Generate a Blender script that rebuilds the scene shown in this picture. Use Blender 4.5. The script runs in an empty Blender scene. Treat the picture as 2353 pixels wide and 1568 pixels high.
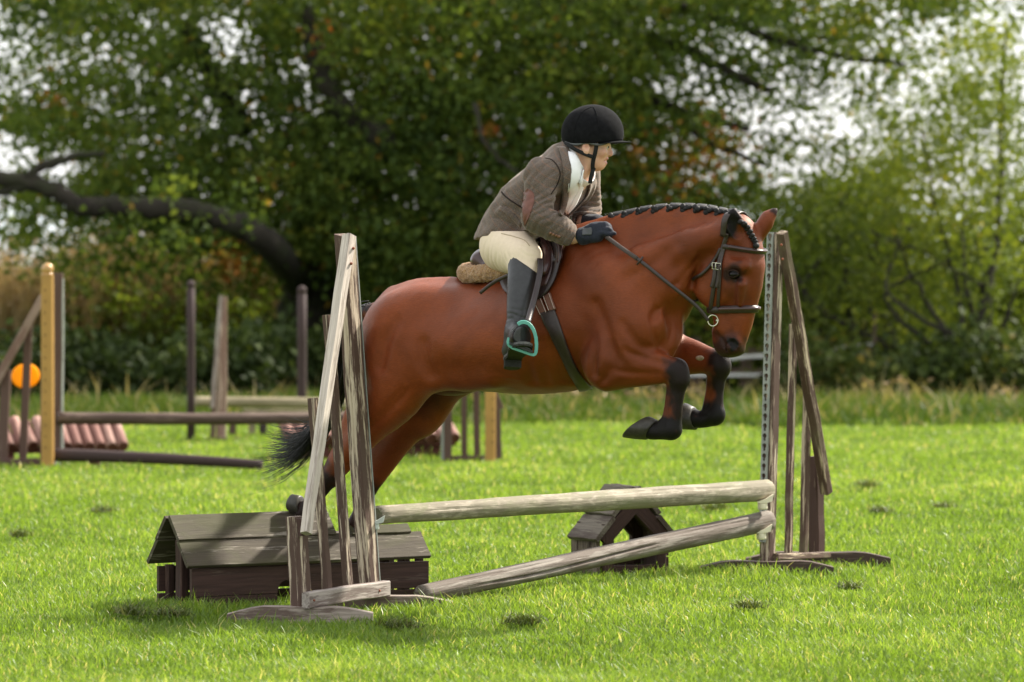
import bpy, math, random
import numpy as np
from mathutils import Vector, Matrix, noise as mnoise
from mathutils.bvhtree import BVHTree

random.seed(7)
rng = np.random.default_rng(7)
scene = bpy.context.scene
COL = scene.collection

# ------------------------------------------------------------------ camera
FD = 10294.0                 # focal length in units of a 2353 px wide picture
CX, CY, HOR, CAMH = 1176.5, 784.0, 588.0, 1.42
PITCH = math.atan((CY - HOR) / FD)
cam_d = bpy.data.cameras.new('camera')
cam = bpy.data.objects.new('camera', cam_d)
COL.objects.link(cam)
cam.location = (0, 0, CAMH)
cam.rotation_euler = (math.pi / 2 - PITCH, 0, 0)
cam_d.sensor_width = 36.0
cam_d.lens = FD / 2353.0 * 36.0
cam_d.clip_start = 0.5
cam_d.clip_end = 3000.0
cam_d.dof.use_dof = True
cam_d.dof.focus_distance = 17.9
cam_d.dof.aperture_fstop = 3.6
cam_d.dof.aperture_blades = 9
scene.camera = cam

# ------------------------------------------------------------------ light
SUN_DIR = Vector((0.60, 0.42, 0.70)).normalized()      # towards the sun
sun_d = bpy.data.lights.new('sun', 'SUN')
sun_d.energy = 4.2
sun_d.angle = math.radians(3.0)
sun_d.color = (1.0, 0.93, 0.82)
sun = bpy.data.objects.new('sun', sun_d)
COL.objects.link(sun)
sun.location = (20, 20, 30)
sun.rotation_euler = SUN_DIR.to_track_quat('Z', 'Y').to_euler()

world = bpy.data.worlds.new('World')
scene.world = world
world.use_nodes = True
wn = world.node_tree.nodes
wl = world.node_tree.links
bg = wn['Background']
sky = wn.new('ShaderNodeTexSky')
sky.sky_type = 'NISHITA'
sky.sun_disc = False
sky.sun_elevation = math.asin(SUN_DIR.z)
sky.sun_rotation = math.atan2(SUN_DIR.x, SUN_DIR.y)
sky.air_density = 1.0
sky.dust_density = 2.0
# broken bright cloud over the whole sky
tc = wn.new('ShaderNodeTexCoord')
cn = wn.new('ShaderNodeTexNoise')
cn.inputs['Scale'].default_value = 2.2
cn.inputs['Detail'].default_value = 5
cr = wn.new('ShaderNodeMapRange')
cr.inputs['From Min'].default_value = 0.25
cr.inputs['From Max'].default_value = 0.65
cr.inputs['To Min'].default_value = 0.6
cr.inputs['To Max'].default_value = 0.92
wl.new(tc.outputs['Generated'], cn.inputs['Vector'])
wl.new(cn.outputs['Fac'], cr.inputs['Value'])
cm = wn.new('ShaderNodeMix')
cm.data_type = 'RGBA'
wl.new(cr.outputs['Result'], cm.inputs['Factor'])
wl.new(sky.outputs['Color'], cm.inputs[6])
cm.inputs[7].default_value = (8.0, 8.05, 8.1, 1)
wl.new(cm.outputs[2], bg.inputs['Color'])
bg.inputs['Strength'].default_value = 0.08

scene.view_settings.view_transform = 'Standard'
scene.view_settings.look = 'None'
scene.view_settings.exposure = 1.36
scene.view_settings.gamma = 1.0
scene.view_settings.use_curve_mapping = False
scene.render.engine = 'CYCLES'
scene.cycles.max_bounces = 8
scene.cycles.transparent_max_bounces = 8
scene.cycles.use_denoising = True

# ------------------------------------------------------------------ helpers
def P(px, py, d):
    """World point at depth d (metres along +Y) seen at picture position px, py."""
    u, v = (px - CX) / FD, (CY - py) / FD
    c, s = math.cos(PITCH), math.sin(PITCH)
    D = Vector((u, c + v * s, v * c - s))
    return Vector((0, 0, CAMH)) + D * (d / D.y)

def ray(px, py):
    u, v = (px - CX) / FD, (CY - py) / FD
    c, s = math.cos(PITCH), math.sin(PITCH)
    return Vector((0, 0, CAMH)), Vector((u, c + v * s, v * c - s))

def gnd(px, d, z=0.0):
    return Vector(((px - CX) * d / FD, d, z))

def tag(o, label=None, cat=None, group=None, kind=None):
    if label: o['label'] = label
    if cat: o['category'] = cat
    if group: o['group'] = group
    if kind: o['kind'] = kind
    return o

def empty(name, loc=(0, 0, 0), rz=0.0):
    o = bpy.data.objects.new(name, None)
    o.empty_display_size = 0.1
    COL.objects.link(o)
    o.location = loc
    o.rotation_euler = (0, 0, rz)
    return o

def mesh_obj(name, verts, faces, mat=None, parent=None, smooth=False, attrs=None, world_pts=False):
    me = bpy.data.meshes.new(name)
    v = [tuple(p) for p in verts] if not isinstance(verts, np.ndarray) else verts
    if isinstance(v, np.ndarray) and isinstance(faces, np.ndarray):
        nv, nf, k = len(v), len(faces), faces.shape[1]
        me.vertices.add(nv)
        me.vertices.foreach_set('co', v.astype(np.float32).ravel())
        me.loops.add(nf * k)
        me.loops.foreach_set('vertex_index', faces.astype(np.int32).ravel())
        me.polygons.add(nf)
        me.polygons.foreach_set('loop_start', np.arange(0, nf * k, k, dtype=np.int32))
        me.update(calc_edges=True)
    else:
        me.from_pydata([tuple(p) for p in v], [], [tuple(int(i) for i in f) for f in faces])
    if smooth:
        me.polygons.foreach_set('use_smooth', np.ones(len(me.polygons), dtype=bool))
    if attrs:
        for n, a in attrs.items():
            a = np.asarray(a, dtype=np.float32)
            if a.ndim == 1:
                at = me.attributes.new(n, 'FLOAT', 'POINT')
                at.data.foreach_set('value', a)
            else:
                at = me.attributes.new(n, 'FLOAT_VECTOR', 'POINT')
                at.data.foreach_set('vector', a.ravel())
    if mat: me.materials.append(mat)
    me.validate()
    me.update()
    o = bpy.data.objects.new(name, me)
    COL.objects.link(o)
    if parent is not None:
        if world_pts:
            bpy.context.view_layer.update()
            o.parent = parent
            inv = mat_of(parent).inverted()
            me.transform(inv)
        else:
            o.parent = parent
    return o

def mat_of(o):
    m = Matrix.LocRotScale(o.location, o.rotation_euler.to_quaternion(), o.scale)
    return mat_of(o.parent) @ m if o.parent else m

class MB:
    """Collects geometry, then links it as one mesh object."""
    def __init__(self):
        self.v, self.f, self.w = [], [], []
    def add(self, v, f, w=None):
        n = len(self.v)
        self.v += [Vector(p) for p in v]
        self.w += [tuple(x) for x in (w if w is not None else v)]
        self.f += [tuple(i + n for i in q) for q in f]
        return self
    def beam(self, p0, p1, w, t, up=(0, 0, 1), n=6, warp=0.002, taper=1.0, bev=0.12, skew0=0, skew1=0):
        """Sawn timber from p0 to p1; w across (perpendicular to up), t along up."""
        p0, p1 = Vector(p0), Vector(p1)
        ax = p1 - p0
        L = ax.length
        ax.normalize()
        up = Vector(up)
        sx = ax.cross(up)
        if sx.length < 1e-4: sx = ax.cross(Vector((1, 0, 0)))
        sx.normalize()
        su = sx.cross(ax).normalized()
        b = min(w, t) * bev
        prof = [(-w/2+b, -t/2), (w/2-b, -t/2), (w/2, -t/2+b), (w/2, t/2-b), (w/2-b, t/2), (-w/2+b, t/2), (-w/2, t/2-b), (-w/2, -t/2+b)]
        V, W, F = [], [], []
        ro = random.random() * 50
        for i in range(n + 1):
            u = i / n
            k = 1 + (taper - 1) * u
            ox, oy = random.uniform(-warp, warp), random.uniform(-warp, warp)
            for (a, c) in prof:
                ex = skew0 * (1-u) * (1 if i == 0 else 0) * a + skew1 * (1 if i == n else 0) * a
                q = p0 + ax * (L * u + ex) + sx * (a * k + ox) + su * (c * k + oy)
                V.append(q)
                W.append((L * u + ro, a + ro * .37, c + ro * .71))
        m = len(prof)
        for i in range(n):
            for j in range(m):
                F.append((i*m+j, i*m+(j+1) % m, (i+1)*m+(j+1) % m, (i+1)*m+j))
        F.append(tuple(reversed(range(m))))
        F.append(tuple(n*m + j for j in range(m)))
        F = [tuple(reversed(f)) for f in F]
        return self.add(V, F, W)
    def log(self, p0, p1, r0, r1, seg=24, rings=28, rough=0.03, crack=None, bend=0.0, endround=0.25, seed=0):
        p0, p1 = Vector(p0), Vector(p1)
        ax = (p1 - p0)
        L = ax.length
        ax.normalize()
        sx = ax.cross(Vector((0, 0, 1)))
        if sx.length < 1e-3: sx = Vector((1, 0, 0))
        sx.normalize()
        su = sx.cross(ax).normalized()
        V, W, F = [], [], []
        us = [0.0] + [i / (rings - 1) for i in range(rings)] + [1.0]
        for i, u in enumerate(us):
            c = p0 + ax * (L * u) + su * (-bend * 4 * u * (1 - u))
            r = r0 + (r1 - r0) * u
            if i == 0 or i == len(us) - 1: r *= (1 - endround)
            for j in range(seg):
                a = 2 * math.pi * j / seg
                q = Vector((u * L * 3 + seed, math.cos(a) * 1.2, math.sin(a) * 1.2))
                rr = r * (1 + rough * mnoise.noise(q) + rough * .6 * mnoise.noise(q * 2.7))
                if crack:
                    for (ca, u0, u1, wd, dp, wob) in crack:
                        if u0 < u < u1:
                            aa = ca + wob * math.sin(u * 9 + seed)
                            dd = abs((a - aa + math.pi) % (2 * math.pi) - math.pi)
                            e = min(1, (u - u0) / .08, (u1 - u) / .08)
                            rr -= r * dp * e * max(0, 1 - dd / wd)
                end = (-1 if i == 0 else 1) * r * .12 if i in (0, len(us) - 1) else 0
                V.append(c + (sx * math.cos(a) + su * math.sin(a)) * rr + ax * end)
                W.append((u * L + seed, math.cos(a) * r + seed, math.sin(a) * r))
        for i in range(len(us) - 1):
            for j in range(seg):
                F.append((i*seg+j, (i+1)*seg+j, (i+1)*seg+(j+1) % seg, i*seg+(j+1) % seg))
        F.append(tuple(range(seg)))
        F.append(tuple(reversed([(len(us)-1)*seg + j for j in range(seg)])))
        F = [tuple(reversed(f)) for f in F]
        return self.add(V, F, W)
    def tube(self, pts, rad, seg=8, closed=False, flat=1.0, flatdir=None):
        pts = [Vector(p) for p in pts]
        n = len(pts)
        if not hasattr(rad, '__len__'): rad = [rad] * n
        V, F = [], []
        prev = None
        for i in range(n):
            if closed: t = pts[(i+1) % n] - pts[i-1]
            else: t = pts[min(i+1, n-1)] - pts[max(i-1, 0)]
            t.normalize()
            if flatdir is not None:
                nx = Vector(flatdir) - t * t.dot(Vector(flatdir))
            else:
                nx = prev - t * t.dot(prev) if prev is not None else t.cross(Vector((0.123, 0.31, 0.94)))
            nx.normalize()
            prev = nx
            ny = t.cross(nx)
            for j in range(seg):
                a = 2 * math.pi * j / seg
                V.append(pts[i] + nx * (math.cos(a) * rad[i] * flat) + ny * (math.sin(a) * rad[i]))
        m = n if closed else n - 1
        for i in range(m):
            for j in range(seg):
                F.append((i*seg+j, i*seg+(j+1) % seg, ((i+1) % n)*seg+(j+1) % seg, ((i+1) % n)*seg+j))
        if not closed:
            F.append(tuple(reversed(range(seg))))
            F.append(tuple((n-1)*seg+j for j in range(seg)))
        return self.add(V, F)
    def ball(self, c, r, nu=14, nv=9, sc=(1, 1, 1), rot=None):
        V, F = [], []
        c = Vector(c)
        for i in range(nv + 1):
            th = math.pi * i / nv
            for j in range(nu):
                ph = 2 * math.pi * j / nu
                q = Vector((math.sin(th)*math.cos(ph)*sc[0], math.sin(th)*math.sin(ph)*sc[1], math.cos(th)*sc[2])) * r
                V.append(c + (rot @ q if rot is not None else q))
        for i in range(nv):
            for j in range(nu):
                F.append((i*nu+j, (i+1)*nu+j, (i+1)*nu+(j+1) % nu, i*nu+(j+1) % nu))
        return self.add(V, F)
    def prism(self, poly, ex):
        """Closed polygon (list of points) extruded by vector ex."""
        n = len(poly)
        ex = Vector(ex)
        V = [Vector(p) for p in poly] + [Vector(p) + ex for p in poly]
        F = [tuple(range(n)), tuple(reversed(range(n, 2*n)))]
        F += [(i, i+n, (i+1) % n + n, (i+1) % n) for i in range(n)]
        return self.add(V, F)
    def build(self, name, mat, parent=None, smooth=False, fix=False):
        o = mesh_obj(name, self.v, self.f, mat, parent, smooth, attrs={'wc': np.array(self.w)} if self.w else None, world_pts=parent is not None)
        if fix: fixnormals(o)
        return o

def fixnormals(o):
    import bmesh
    bm = bmesh.new()
    bm.from_mesh(o.data)
    bmesh.ops.remove_doubles(bm, verts=bm.verts, dist=1e-6)
    bmesh.ops.recalc_face_normals(bm, faces=bm.faces)
    bm.to_mesh(o.data)
    bm.free()

# ------------------------------------------------------------------ materials
def new_mat(name):
    m = bpy.data.materials.new(name)
    m.use_nodes = True
    n, l = m.node_tree.nodes, m.node_tree.links
    return m, n, l, n['Principled BSDF']

def ramp(n, stops):
    r = n.new('ShaderNodeValToRGB')
    el = r.color_ramp.elements
    while len(el) < len(stops): el.new(0.5)
    for e, (p, c) in zip(el, stops):
        e.position = p
        e.color = (*c, 1)
    return r

def mixc(n, l, fac, a, b, mode='MIX'):
    m = n.new('ShaderNodeMix')
    m.data_type = 'RGBA'
    m.blend_type = mode
    for sock, val in ((0, fac), (6, a), (7, b)):
        if hasattr(val, 'is_output'): l.new(val, m.inputs[sock])
        elif sock == 0: m.inputs[0].default_value = val
        else: m.inputs[sock].default_value = (*val, 1)
    return m.outputs[2]

def noise_node(n, l, vec, scale, detail=4, rough=.55, dist=0.0, vscale=None):
    t = n.new('ShaderNodeTexNoise')
    t.inputs['Scale'].default_value = scale
    t.inputs['Detail'].default_value = detail
    t.inputs['Roughness'].default_value = rough
    t.inputs['Distortion'].default_value = dist
    if vscale is not None:
        mp = n.new('ShaderNodeMapping')
        mp.inputs['Scale'].default_value = vscale
        l.new(vec, mp.inputs['Vector'])
        vec = mp.outputs['Vector']
    l.new(vec, t.inputs['Vector'])
    return t.outputs['Fac']

def maprange(n, l, v, a, b, c=0.0, d=1.0):
    m = n.new('ShaderNodeMapRange')
    m.inputs['From Min'].default_value = a
    m.inputs['From Max'].default_value = b
    m.inputs['To Min'].default_value = c
    m.inputs['To Max'].default_value = d
    l.new(v, m.inputs['Value'])
    return m.outputs['Result']

def bump(n, l, bsdf, h, strength=.3, dist=.01):
    b = n.new('ShaderNodeBump')
    b.inputs['Strength'].default_value = strength
    b.inputs['Distance'].default_value = dist
    l.new(h, b.inputs['Height'])
    l.new(b.outputs['Normal'], bsdf.inputs['Normal'])

def attr(n, name):
    a = n.new('ShaderNodeAttribute')
    a.attribute_name = name
    return a

def wood(name, bare, dark, stain=None, stain_amt=0.5, algae=None, algae_amt=0.0, grain=1.0, rough=.75, bstr=.5, sscale=9.0, stretch=.12):
    """Timber: bare wood with grain, worn patches of old stain, some algae. Uses the length/cross coordinate wc."""
    m, n, l, b = new_mat(name)
    wc = attr(n, 'wc').outputs['Vector']
    g = noise_node(n, l, wc, 1.0, 6, .6, .6, (3.0, 95*grain, 95*grain))
    g2 = noise_node(n, l, wc, 1.0, 4, .6, 1.0, (7.0, 28, 28))
    col = ramp(n, [(.30, dark), (.62, bare)])
    l.new(g, col.inputs['Fac'])
    c = mixc(n, l, maprange(n, l, g2, .25, .75, .0, .45), col.outputs['Color'], tuple(x*.62 for x in bare))
    if stain is not None:
        s = noise_node(n, l, wc, sscale, 8, .68, .3, (stretch, 1.0, 1.0))
        s2 = noise_node(n, l, wc, 1.0, 5, .7, .2, (9.0, 130, 130))
        ad = n.new('ShaderNodeMath'); ad.operation = 'MULTIPLY_ADD'
        l.new(s2, ad.inputs[0]); ad.inputs[1].default_value = .45
        l.new(s, ad.inputs[2])
        th = .95 - .5 * stain_amt
        f = maprange(n, l, ad.outputs[0], th - .045, th + .045)
        c = mixc(n, l, f, c, stain)
    if algae is not None:
        s = noise_node(n, l, wc, 5.0, 6, .65, .5, (.5, 1, 1))
        c = mixc(n, l, maprange(n, l, s, .62 - .3 * algae_amt, .78 - .3*algae_amt, 0, .8), c, algae)
    l.new(c, b.inputs['Base Color'])
    b.inputs['Roughness'].default_value = rough
    b.inputs['Specular IOR Level'].default_value = .25
    h = n.new('ShaderNodeMath'); h.operation = 'ADD'
    l.new(g, h.inputs[0]); l.new(g2, h.inputs[1])
    bump(n, l, b, h.outputs[0], bstr, .004)
    return m

def plain(name, col, rough=.5, spec=.4, metal=0.0, var=.15, scale=30.0, bstr=0.0, sheen=0.0):
    m, n, l, b = new_mat(name)
    t = n.new('ShaderNodeTexCoord').outputs['Object']
    f = noise_node(n, l, t, scale, 5, .6)
    c = mixc(n, l, maprange(n, l, f, .3, .7), tuple(x*(1-var) for x in col), tuple(min(1, x*(1+var)) for x in col))
    l.new(c, b.inputs['Base Color'])
    b.inputs['Roughness'].default_value = rough
    b.inputs['Specular IOR Level'].default_value = spec
    b.inputs['Metallic'].default_value = metal
    if sheen:
        b.inputs['Sheen Weight'].default_value = sheen
        b.inputs['Sheen Roughness'].default_value = .4
    if bstr: bump(n, l, b, f, bstr, .003)
    return m

def leafmat(name, stops, trans=.35, rough=.5, spec=.3, mod=None):
    """Foliage: colour chosen per leaf by attribute 'rnd'; lets light through."""
    m, n, l, b = new_mat(name)
    r = ramp(n, stops)
    a = attr(n, 'rnd').outputs['Fac']
    l.new(a, r.inputs['Fac'])
    c = r.outputs['Color']
    if mod:
        geo = n.new('ShaderNodeNewGeometry')
        f = noise_node(n, l, geo.outputs['Position'], mod[0], 4, .6)
        c = mixc(n, l, maprange(n, l, f, .35, .65, 0, mod[1]), c, mod[2], mod[3] if len(mod) > 3 else 'MIX')
    l.new(c, b.inputs['Base Color'])
    b.inputs['Roughness'].default_value = rough
    b.inputs['Specular IOR Level'].default_value = spec
    tr = n.new('ShaderNodeBsdfTranslucent')
    bc = n.new('ShaderNodeMix'); bc.data_type = 'RGBA'; bc.blend_type = 'MULTIPLY'
    bc.inputs[0].default_value = 1.0
    l.new(c, bc.inputs[6]); bc.inputs[7].default_value = (1.25, 1.2, .6, 1)
    l.new(bc.outputs[2], tr.inputs['Color'])
    mx = n.new('ShaderNodeMixShader')
    mx.inputs[0].default_value = trans
    l.new(b.outputs['BSDF'], mx.inputs[1])
    l.new(tr.outputs['BSDF'], mx.inputs[2])
    l.new(mx.outputs['Shader'], n['Material Output'].inputs['Surface'])
    return m
# ------------------------------------------------------------------ timber, plastic, metal
M = {}
M['pale_timber'] = wood('pale_timber', (.60, .53, .46), (.38, .32, .265), stain=(.28, .235, .20), stain_amt=.34, sscale=34, stretch=.06)
M['grey_timber'] = wood('grey_timber', (.40, .35, .31), (.22, .185, .165), stain=(.15, .115, .10), stain_amt=.42, sscale=34, stretch=.06)
M['peeling_timber'] = wood('peeling_timber', (.61, .51, .39), (.38, .295, .205), stain=(.085, .052, .040), stain_amt=.56, sscale=36, stretch=.07)
M['stained_timber'] = wood('stained_timber', (.42, .32, .24), (.25, .17, .12), stain=(.062, .034, .027), stain_amt=.80, sscale=36, stretch=.07)
M['half_peeled_timber'] = wood('half_peeled_timber', (.56, .46, .33), (.33, .25, .165), stain=(.080, .048, .036), stain_amt=.56, sscale=36, stretch=.07, algae=(.16, .14, .08), algae_amt=.25)
M['foot_timber'] = wood('foot_timber', (.38, .32, .27), (.20, .16, .13), stain=(.12, .085, .07), stain_amt=.4, sscale=7)
M['foot_dark'] = wood('foot_dark', (.17, .125, .10), (.08, .055, .045), stain=(.060, .040, .033), stain_amt=.6, sscale=20)
M['roof_timber'] = wood('roof_timber', (.082, .066, .044), (.036, .027, .018), stain=(.24, .21, .17), stain_amt=.22, algae=(.060, .058, .024), algae_amt=.6, sscale=26, stretch=.12)
M['house_roof_timber'] = wood('house_roof_timber', (.165, .14, .108), (.075, .06, .045), stain=(.06, .043, .033), stain_amt=.45, algae=(.10, .09, .05), algae_amt=.3)
M['wall_timber'] = wood('wall_timber', (.070, .038, .030), (.032, .018, .014), stain=(.10, .07, .055), stain_amt=.2, grain=.7)
M['wall_grey_timber'] = wood('wall_grey_timber', (.20, .16, .12), (.10, .07, .05), stain=(.05, .032, .026), stain_amt=.45)
M['maroon_post'] = wood('maroon_post', (.052, .027, .021), (.026, .013, .011), stain=(.085, .05, .038), stain_amt=.25, sscale=20)
M['log_pale'] = wood('log_pale', (.40, .355, .275), (.22, .185, .135), stain=(.20, .175, .125), stain_amt=.52, algae=(.17, .18, .09), algae_amt=.42, sscale=22, stretch=.35, bstr=.9)
M['log_end'] = wood('log_end', (.13, .12, .08), (.06, .055, .035), algae=(.07, .08, .035), algae_amt=.6)
M['log_brown'] = wood('log_brown', (.275, .242, .205), (.145, .124, .104), stain=(.125, .100, .080), stain_amt=.50, sscale=26, stretch=.12, bstr=.9)
M['bg_brown'] = wood('bg_brown', (.20, .14, .11), (.11, .075, .055), stain=(.10, .060, .048), stain_amt=.7, bstr=.2)
M['bg_brown_pale'] = wood('bg_brown_pale', (.36, .27, .215), (.22, .15, .12), stain=(.17, .10, .08), stain_amt=.5, bstr=.2)
M['bg_dark'] = wood('bg_dark', (.060, .040, .038), (.035, .022, .021), stain=(.045, .028, .027), stain_amt=.6, bstr=.2)
M['bg_pole'] = wood('bg_pole', (.17, .12, .095), (.085, .055, .042), stain=(.07, .045, .035), stain_amt=.55, bstr=.3)
M['maroon_log'] = wood('maroon_log', (.27, .135, .11), (.17, .075, .06), stain=(.36, .22, .18), stain_amt=.35, bstr=.2)
M['maroon_end'] = wood('maroon_end', (.13, .045, .035), (.07, .025, .02), bstr=.2)
M['bg_log'] = wood('bg_log', (.46, .39, .26), (.26, .21, .13), stain=(.20, .17, .10), stain_amt=.45, bstr=.3)
M['fence_timber'] = wood('fence_timber', (.17, .12, .09), (.09, .06, .045), bstr=.2)
M['yellow'] = plain('yellow_plastic', (.37, .205, .052), .5, .35, var=.14, scale=5)
M['yellow_ball'] = plain('yellow_ball', (.44, .25, .085), .25, .5, var=.04)
M['orange'] = plain('orange_plastic', (.95, .40, .010), .45, .4, var=.05, scale=9)
def disc_mat():
    m = leafmat('orange_plastic', [(0, (.98, .54, .012)), (1, (.98, .54, .012))], trans=.5, rough=.4, spec=.4)
    return m
M['orange'] = disc_mat()
M['grey_plastic'] = plain('grey_plastic', (.25, .265, .24), .55, .3, var=.18, scale=16)
M['dark_hole'] = plain('channel_inside', (.045, .032, .028), .9, .1, var=.4)
M['cup'] = plain('cup_plastic', (.72, .66, .50), .5, .4, var=.08, scale=20)
M['cup_grey'] = plain('cup_grey_plastic', (.50, .54, .50), .5, .4, var=.08, scale=20)
M['rust'] = plain('rusty_nail', (.20, .06, .03), .8, .3, var=.3, scale=80)
M['tape'] = plain('white_tape', (.60, .60, .56), .6, .2)
# ------------------------------------------------------------------ ground
def ground_h(x, y):
    """Gentle unevenness of the field (numpy)."""
    return (0.010*np.sin(x*2.1+y*.7) + 0.008*np.sin(x*5.3-y*3.1+1.2) + 0.006*np.sin(y*4.7+x*1.9+.4))

def build_ground():
    m, n, l, b = new_mat('turf')
    geo = n.new('ShaderNodeNewGeometry')
    pos = geo.outputs['Position']
    f = noise_node(n, l, pos, 14, 6, .65)
    f2 = noise_node(n, l, pos, 1.3, 4, .6)
    r = ramp(n, [(.3, (.030, .045, .006)), (.55, (.085, .13, .012)), (.75, (.15, .20, .022))])
    l.new(f, r.inputs['Fac'])
    c = mixc(n, l, maprange(n, l, f2, .35, .7, 0, .5), r.outputs['Color'], (.10, .16, .012))
    l.new(c, b.inputs['Base Color'])
    b.inputs['Roughness'].default_value = .9
    b.inputs['Specular IOR Level'].default_value = .1
    bump(n, l, b, f, .8, .03)
    ys = np.concatenate([np.linspace(-12, 11, 12), np.linspace(12, 44, 160), np.array([50, 60, 80, 120, 200, 400, 800, 1600])])
    xs = np.concatenate([np.array([-1500, -600, -200, -60, -20, -10]), np.linspace(-7, 7, 90), np.array([10, 20, 60, 200, 600, 1500])])
    X, Y = np.meshgrid(xs, ys)
    Z = np.where((np.abs(X) < 9) & (Y > 11) & (Y < 46), ground_h(X, Y) - .012, -.02)
    V = np.stack([X, Y, Z], -1).reshape(-1, 3)
    nx, ny = len(xs), len(ys)
    i, j = np.meshgrid(np.arange(ny-1), np.arange(nx-1), indexing='ij')
    a = (i*nx+j).ravel()
    F = np.stack([a, a+1, a+nx+1, a+nx], -1)
    o = mesh_obj('ground', V, F, m, smooth=True)
    tag(o, 'bright green mown field under the jumps', None, kind='structure')

def blades(x, y, z0, h, w, lean, bend, col, seg=2, az=None):
    """Grass blades as tapered strips. Returns verts, tri faces, rnd attr."""
    n = len(x)
    ang = rng.uniform(0, 2*np.pi, n) if az is None else az
    la = rng.uniform(0, 2*np.pi, n)
    wx, wy = np.cos(ang)*w*.5, np.sin(ang)*w*.5
    lx, ly = np.cos(la), np.sin(la)
    V = np.zeros((n, 5, 3), np.float32)
    m1 = .55
    bx, by = x, y
    mx, my = x+lx*lean*h*.35, y+ly*lean*h*.35
    tx, ty = x+lx*(lean+bend)*h, y+ly*(lean+bend)*h
    zt = h*np.sqrt(np.clip(1-(lean+bend)**2*.6, .15, 1))
    V[:, 0] = np.stack([bx-wx, by-wy, z0], -1)
    V[:, 1] = np.stack([bx+wx, by+wy, z0], -1)
    V[:, 2] = np.stack([mx-wx*.85, my-wy*.85, z0+zt*m1], -1)
    V[:, 3] = np.stack([mx+wx*.85, my+wy*.85, z0+zt*m1], -1)
    V[:, 4] = np.stack([tx, ty, z0+zt], -1)
    base = (np.arange(n)*5)[:, None]
    F = np.stack([base+np.array([0, 1, 3]), base+np.array([0, 3, 2]), base+np.array([2, 3, 4])], 1).reshape(-1, 3)
    C = np.repeat(col, 5)
    return V.reshape(-1, 3), F, C

def patch_noise(x, y, s, seed=0.0):
    a = np.sin(x*s*1.3+seed+1.7*np.sin(y*s*.9+seed)) * np.cos(y*s*1.1-seed*.7+1.3*np.sin(x*s*.7))
    b = np.sin(x*s*2.9-seed+1.1*np.cos(y*s*2.3)) * np.sin(y*s*3.1+seed*1.9)
    return a*.65+b*.35

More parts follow.
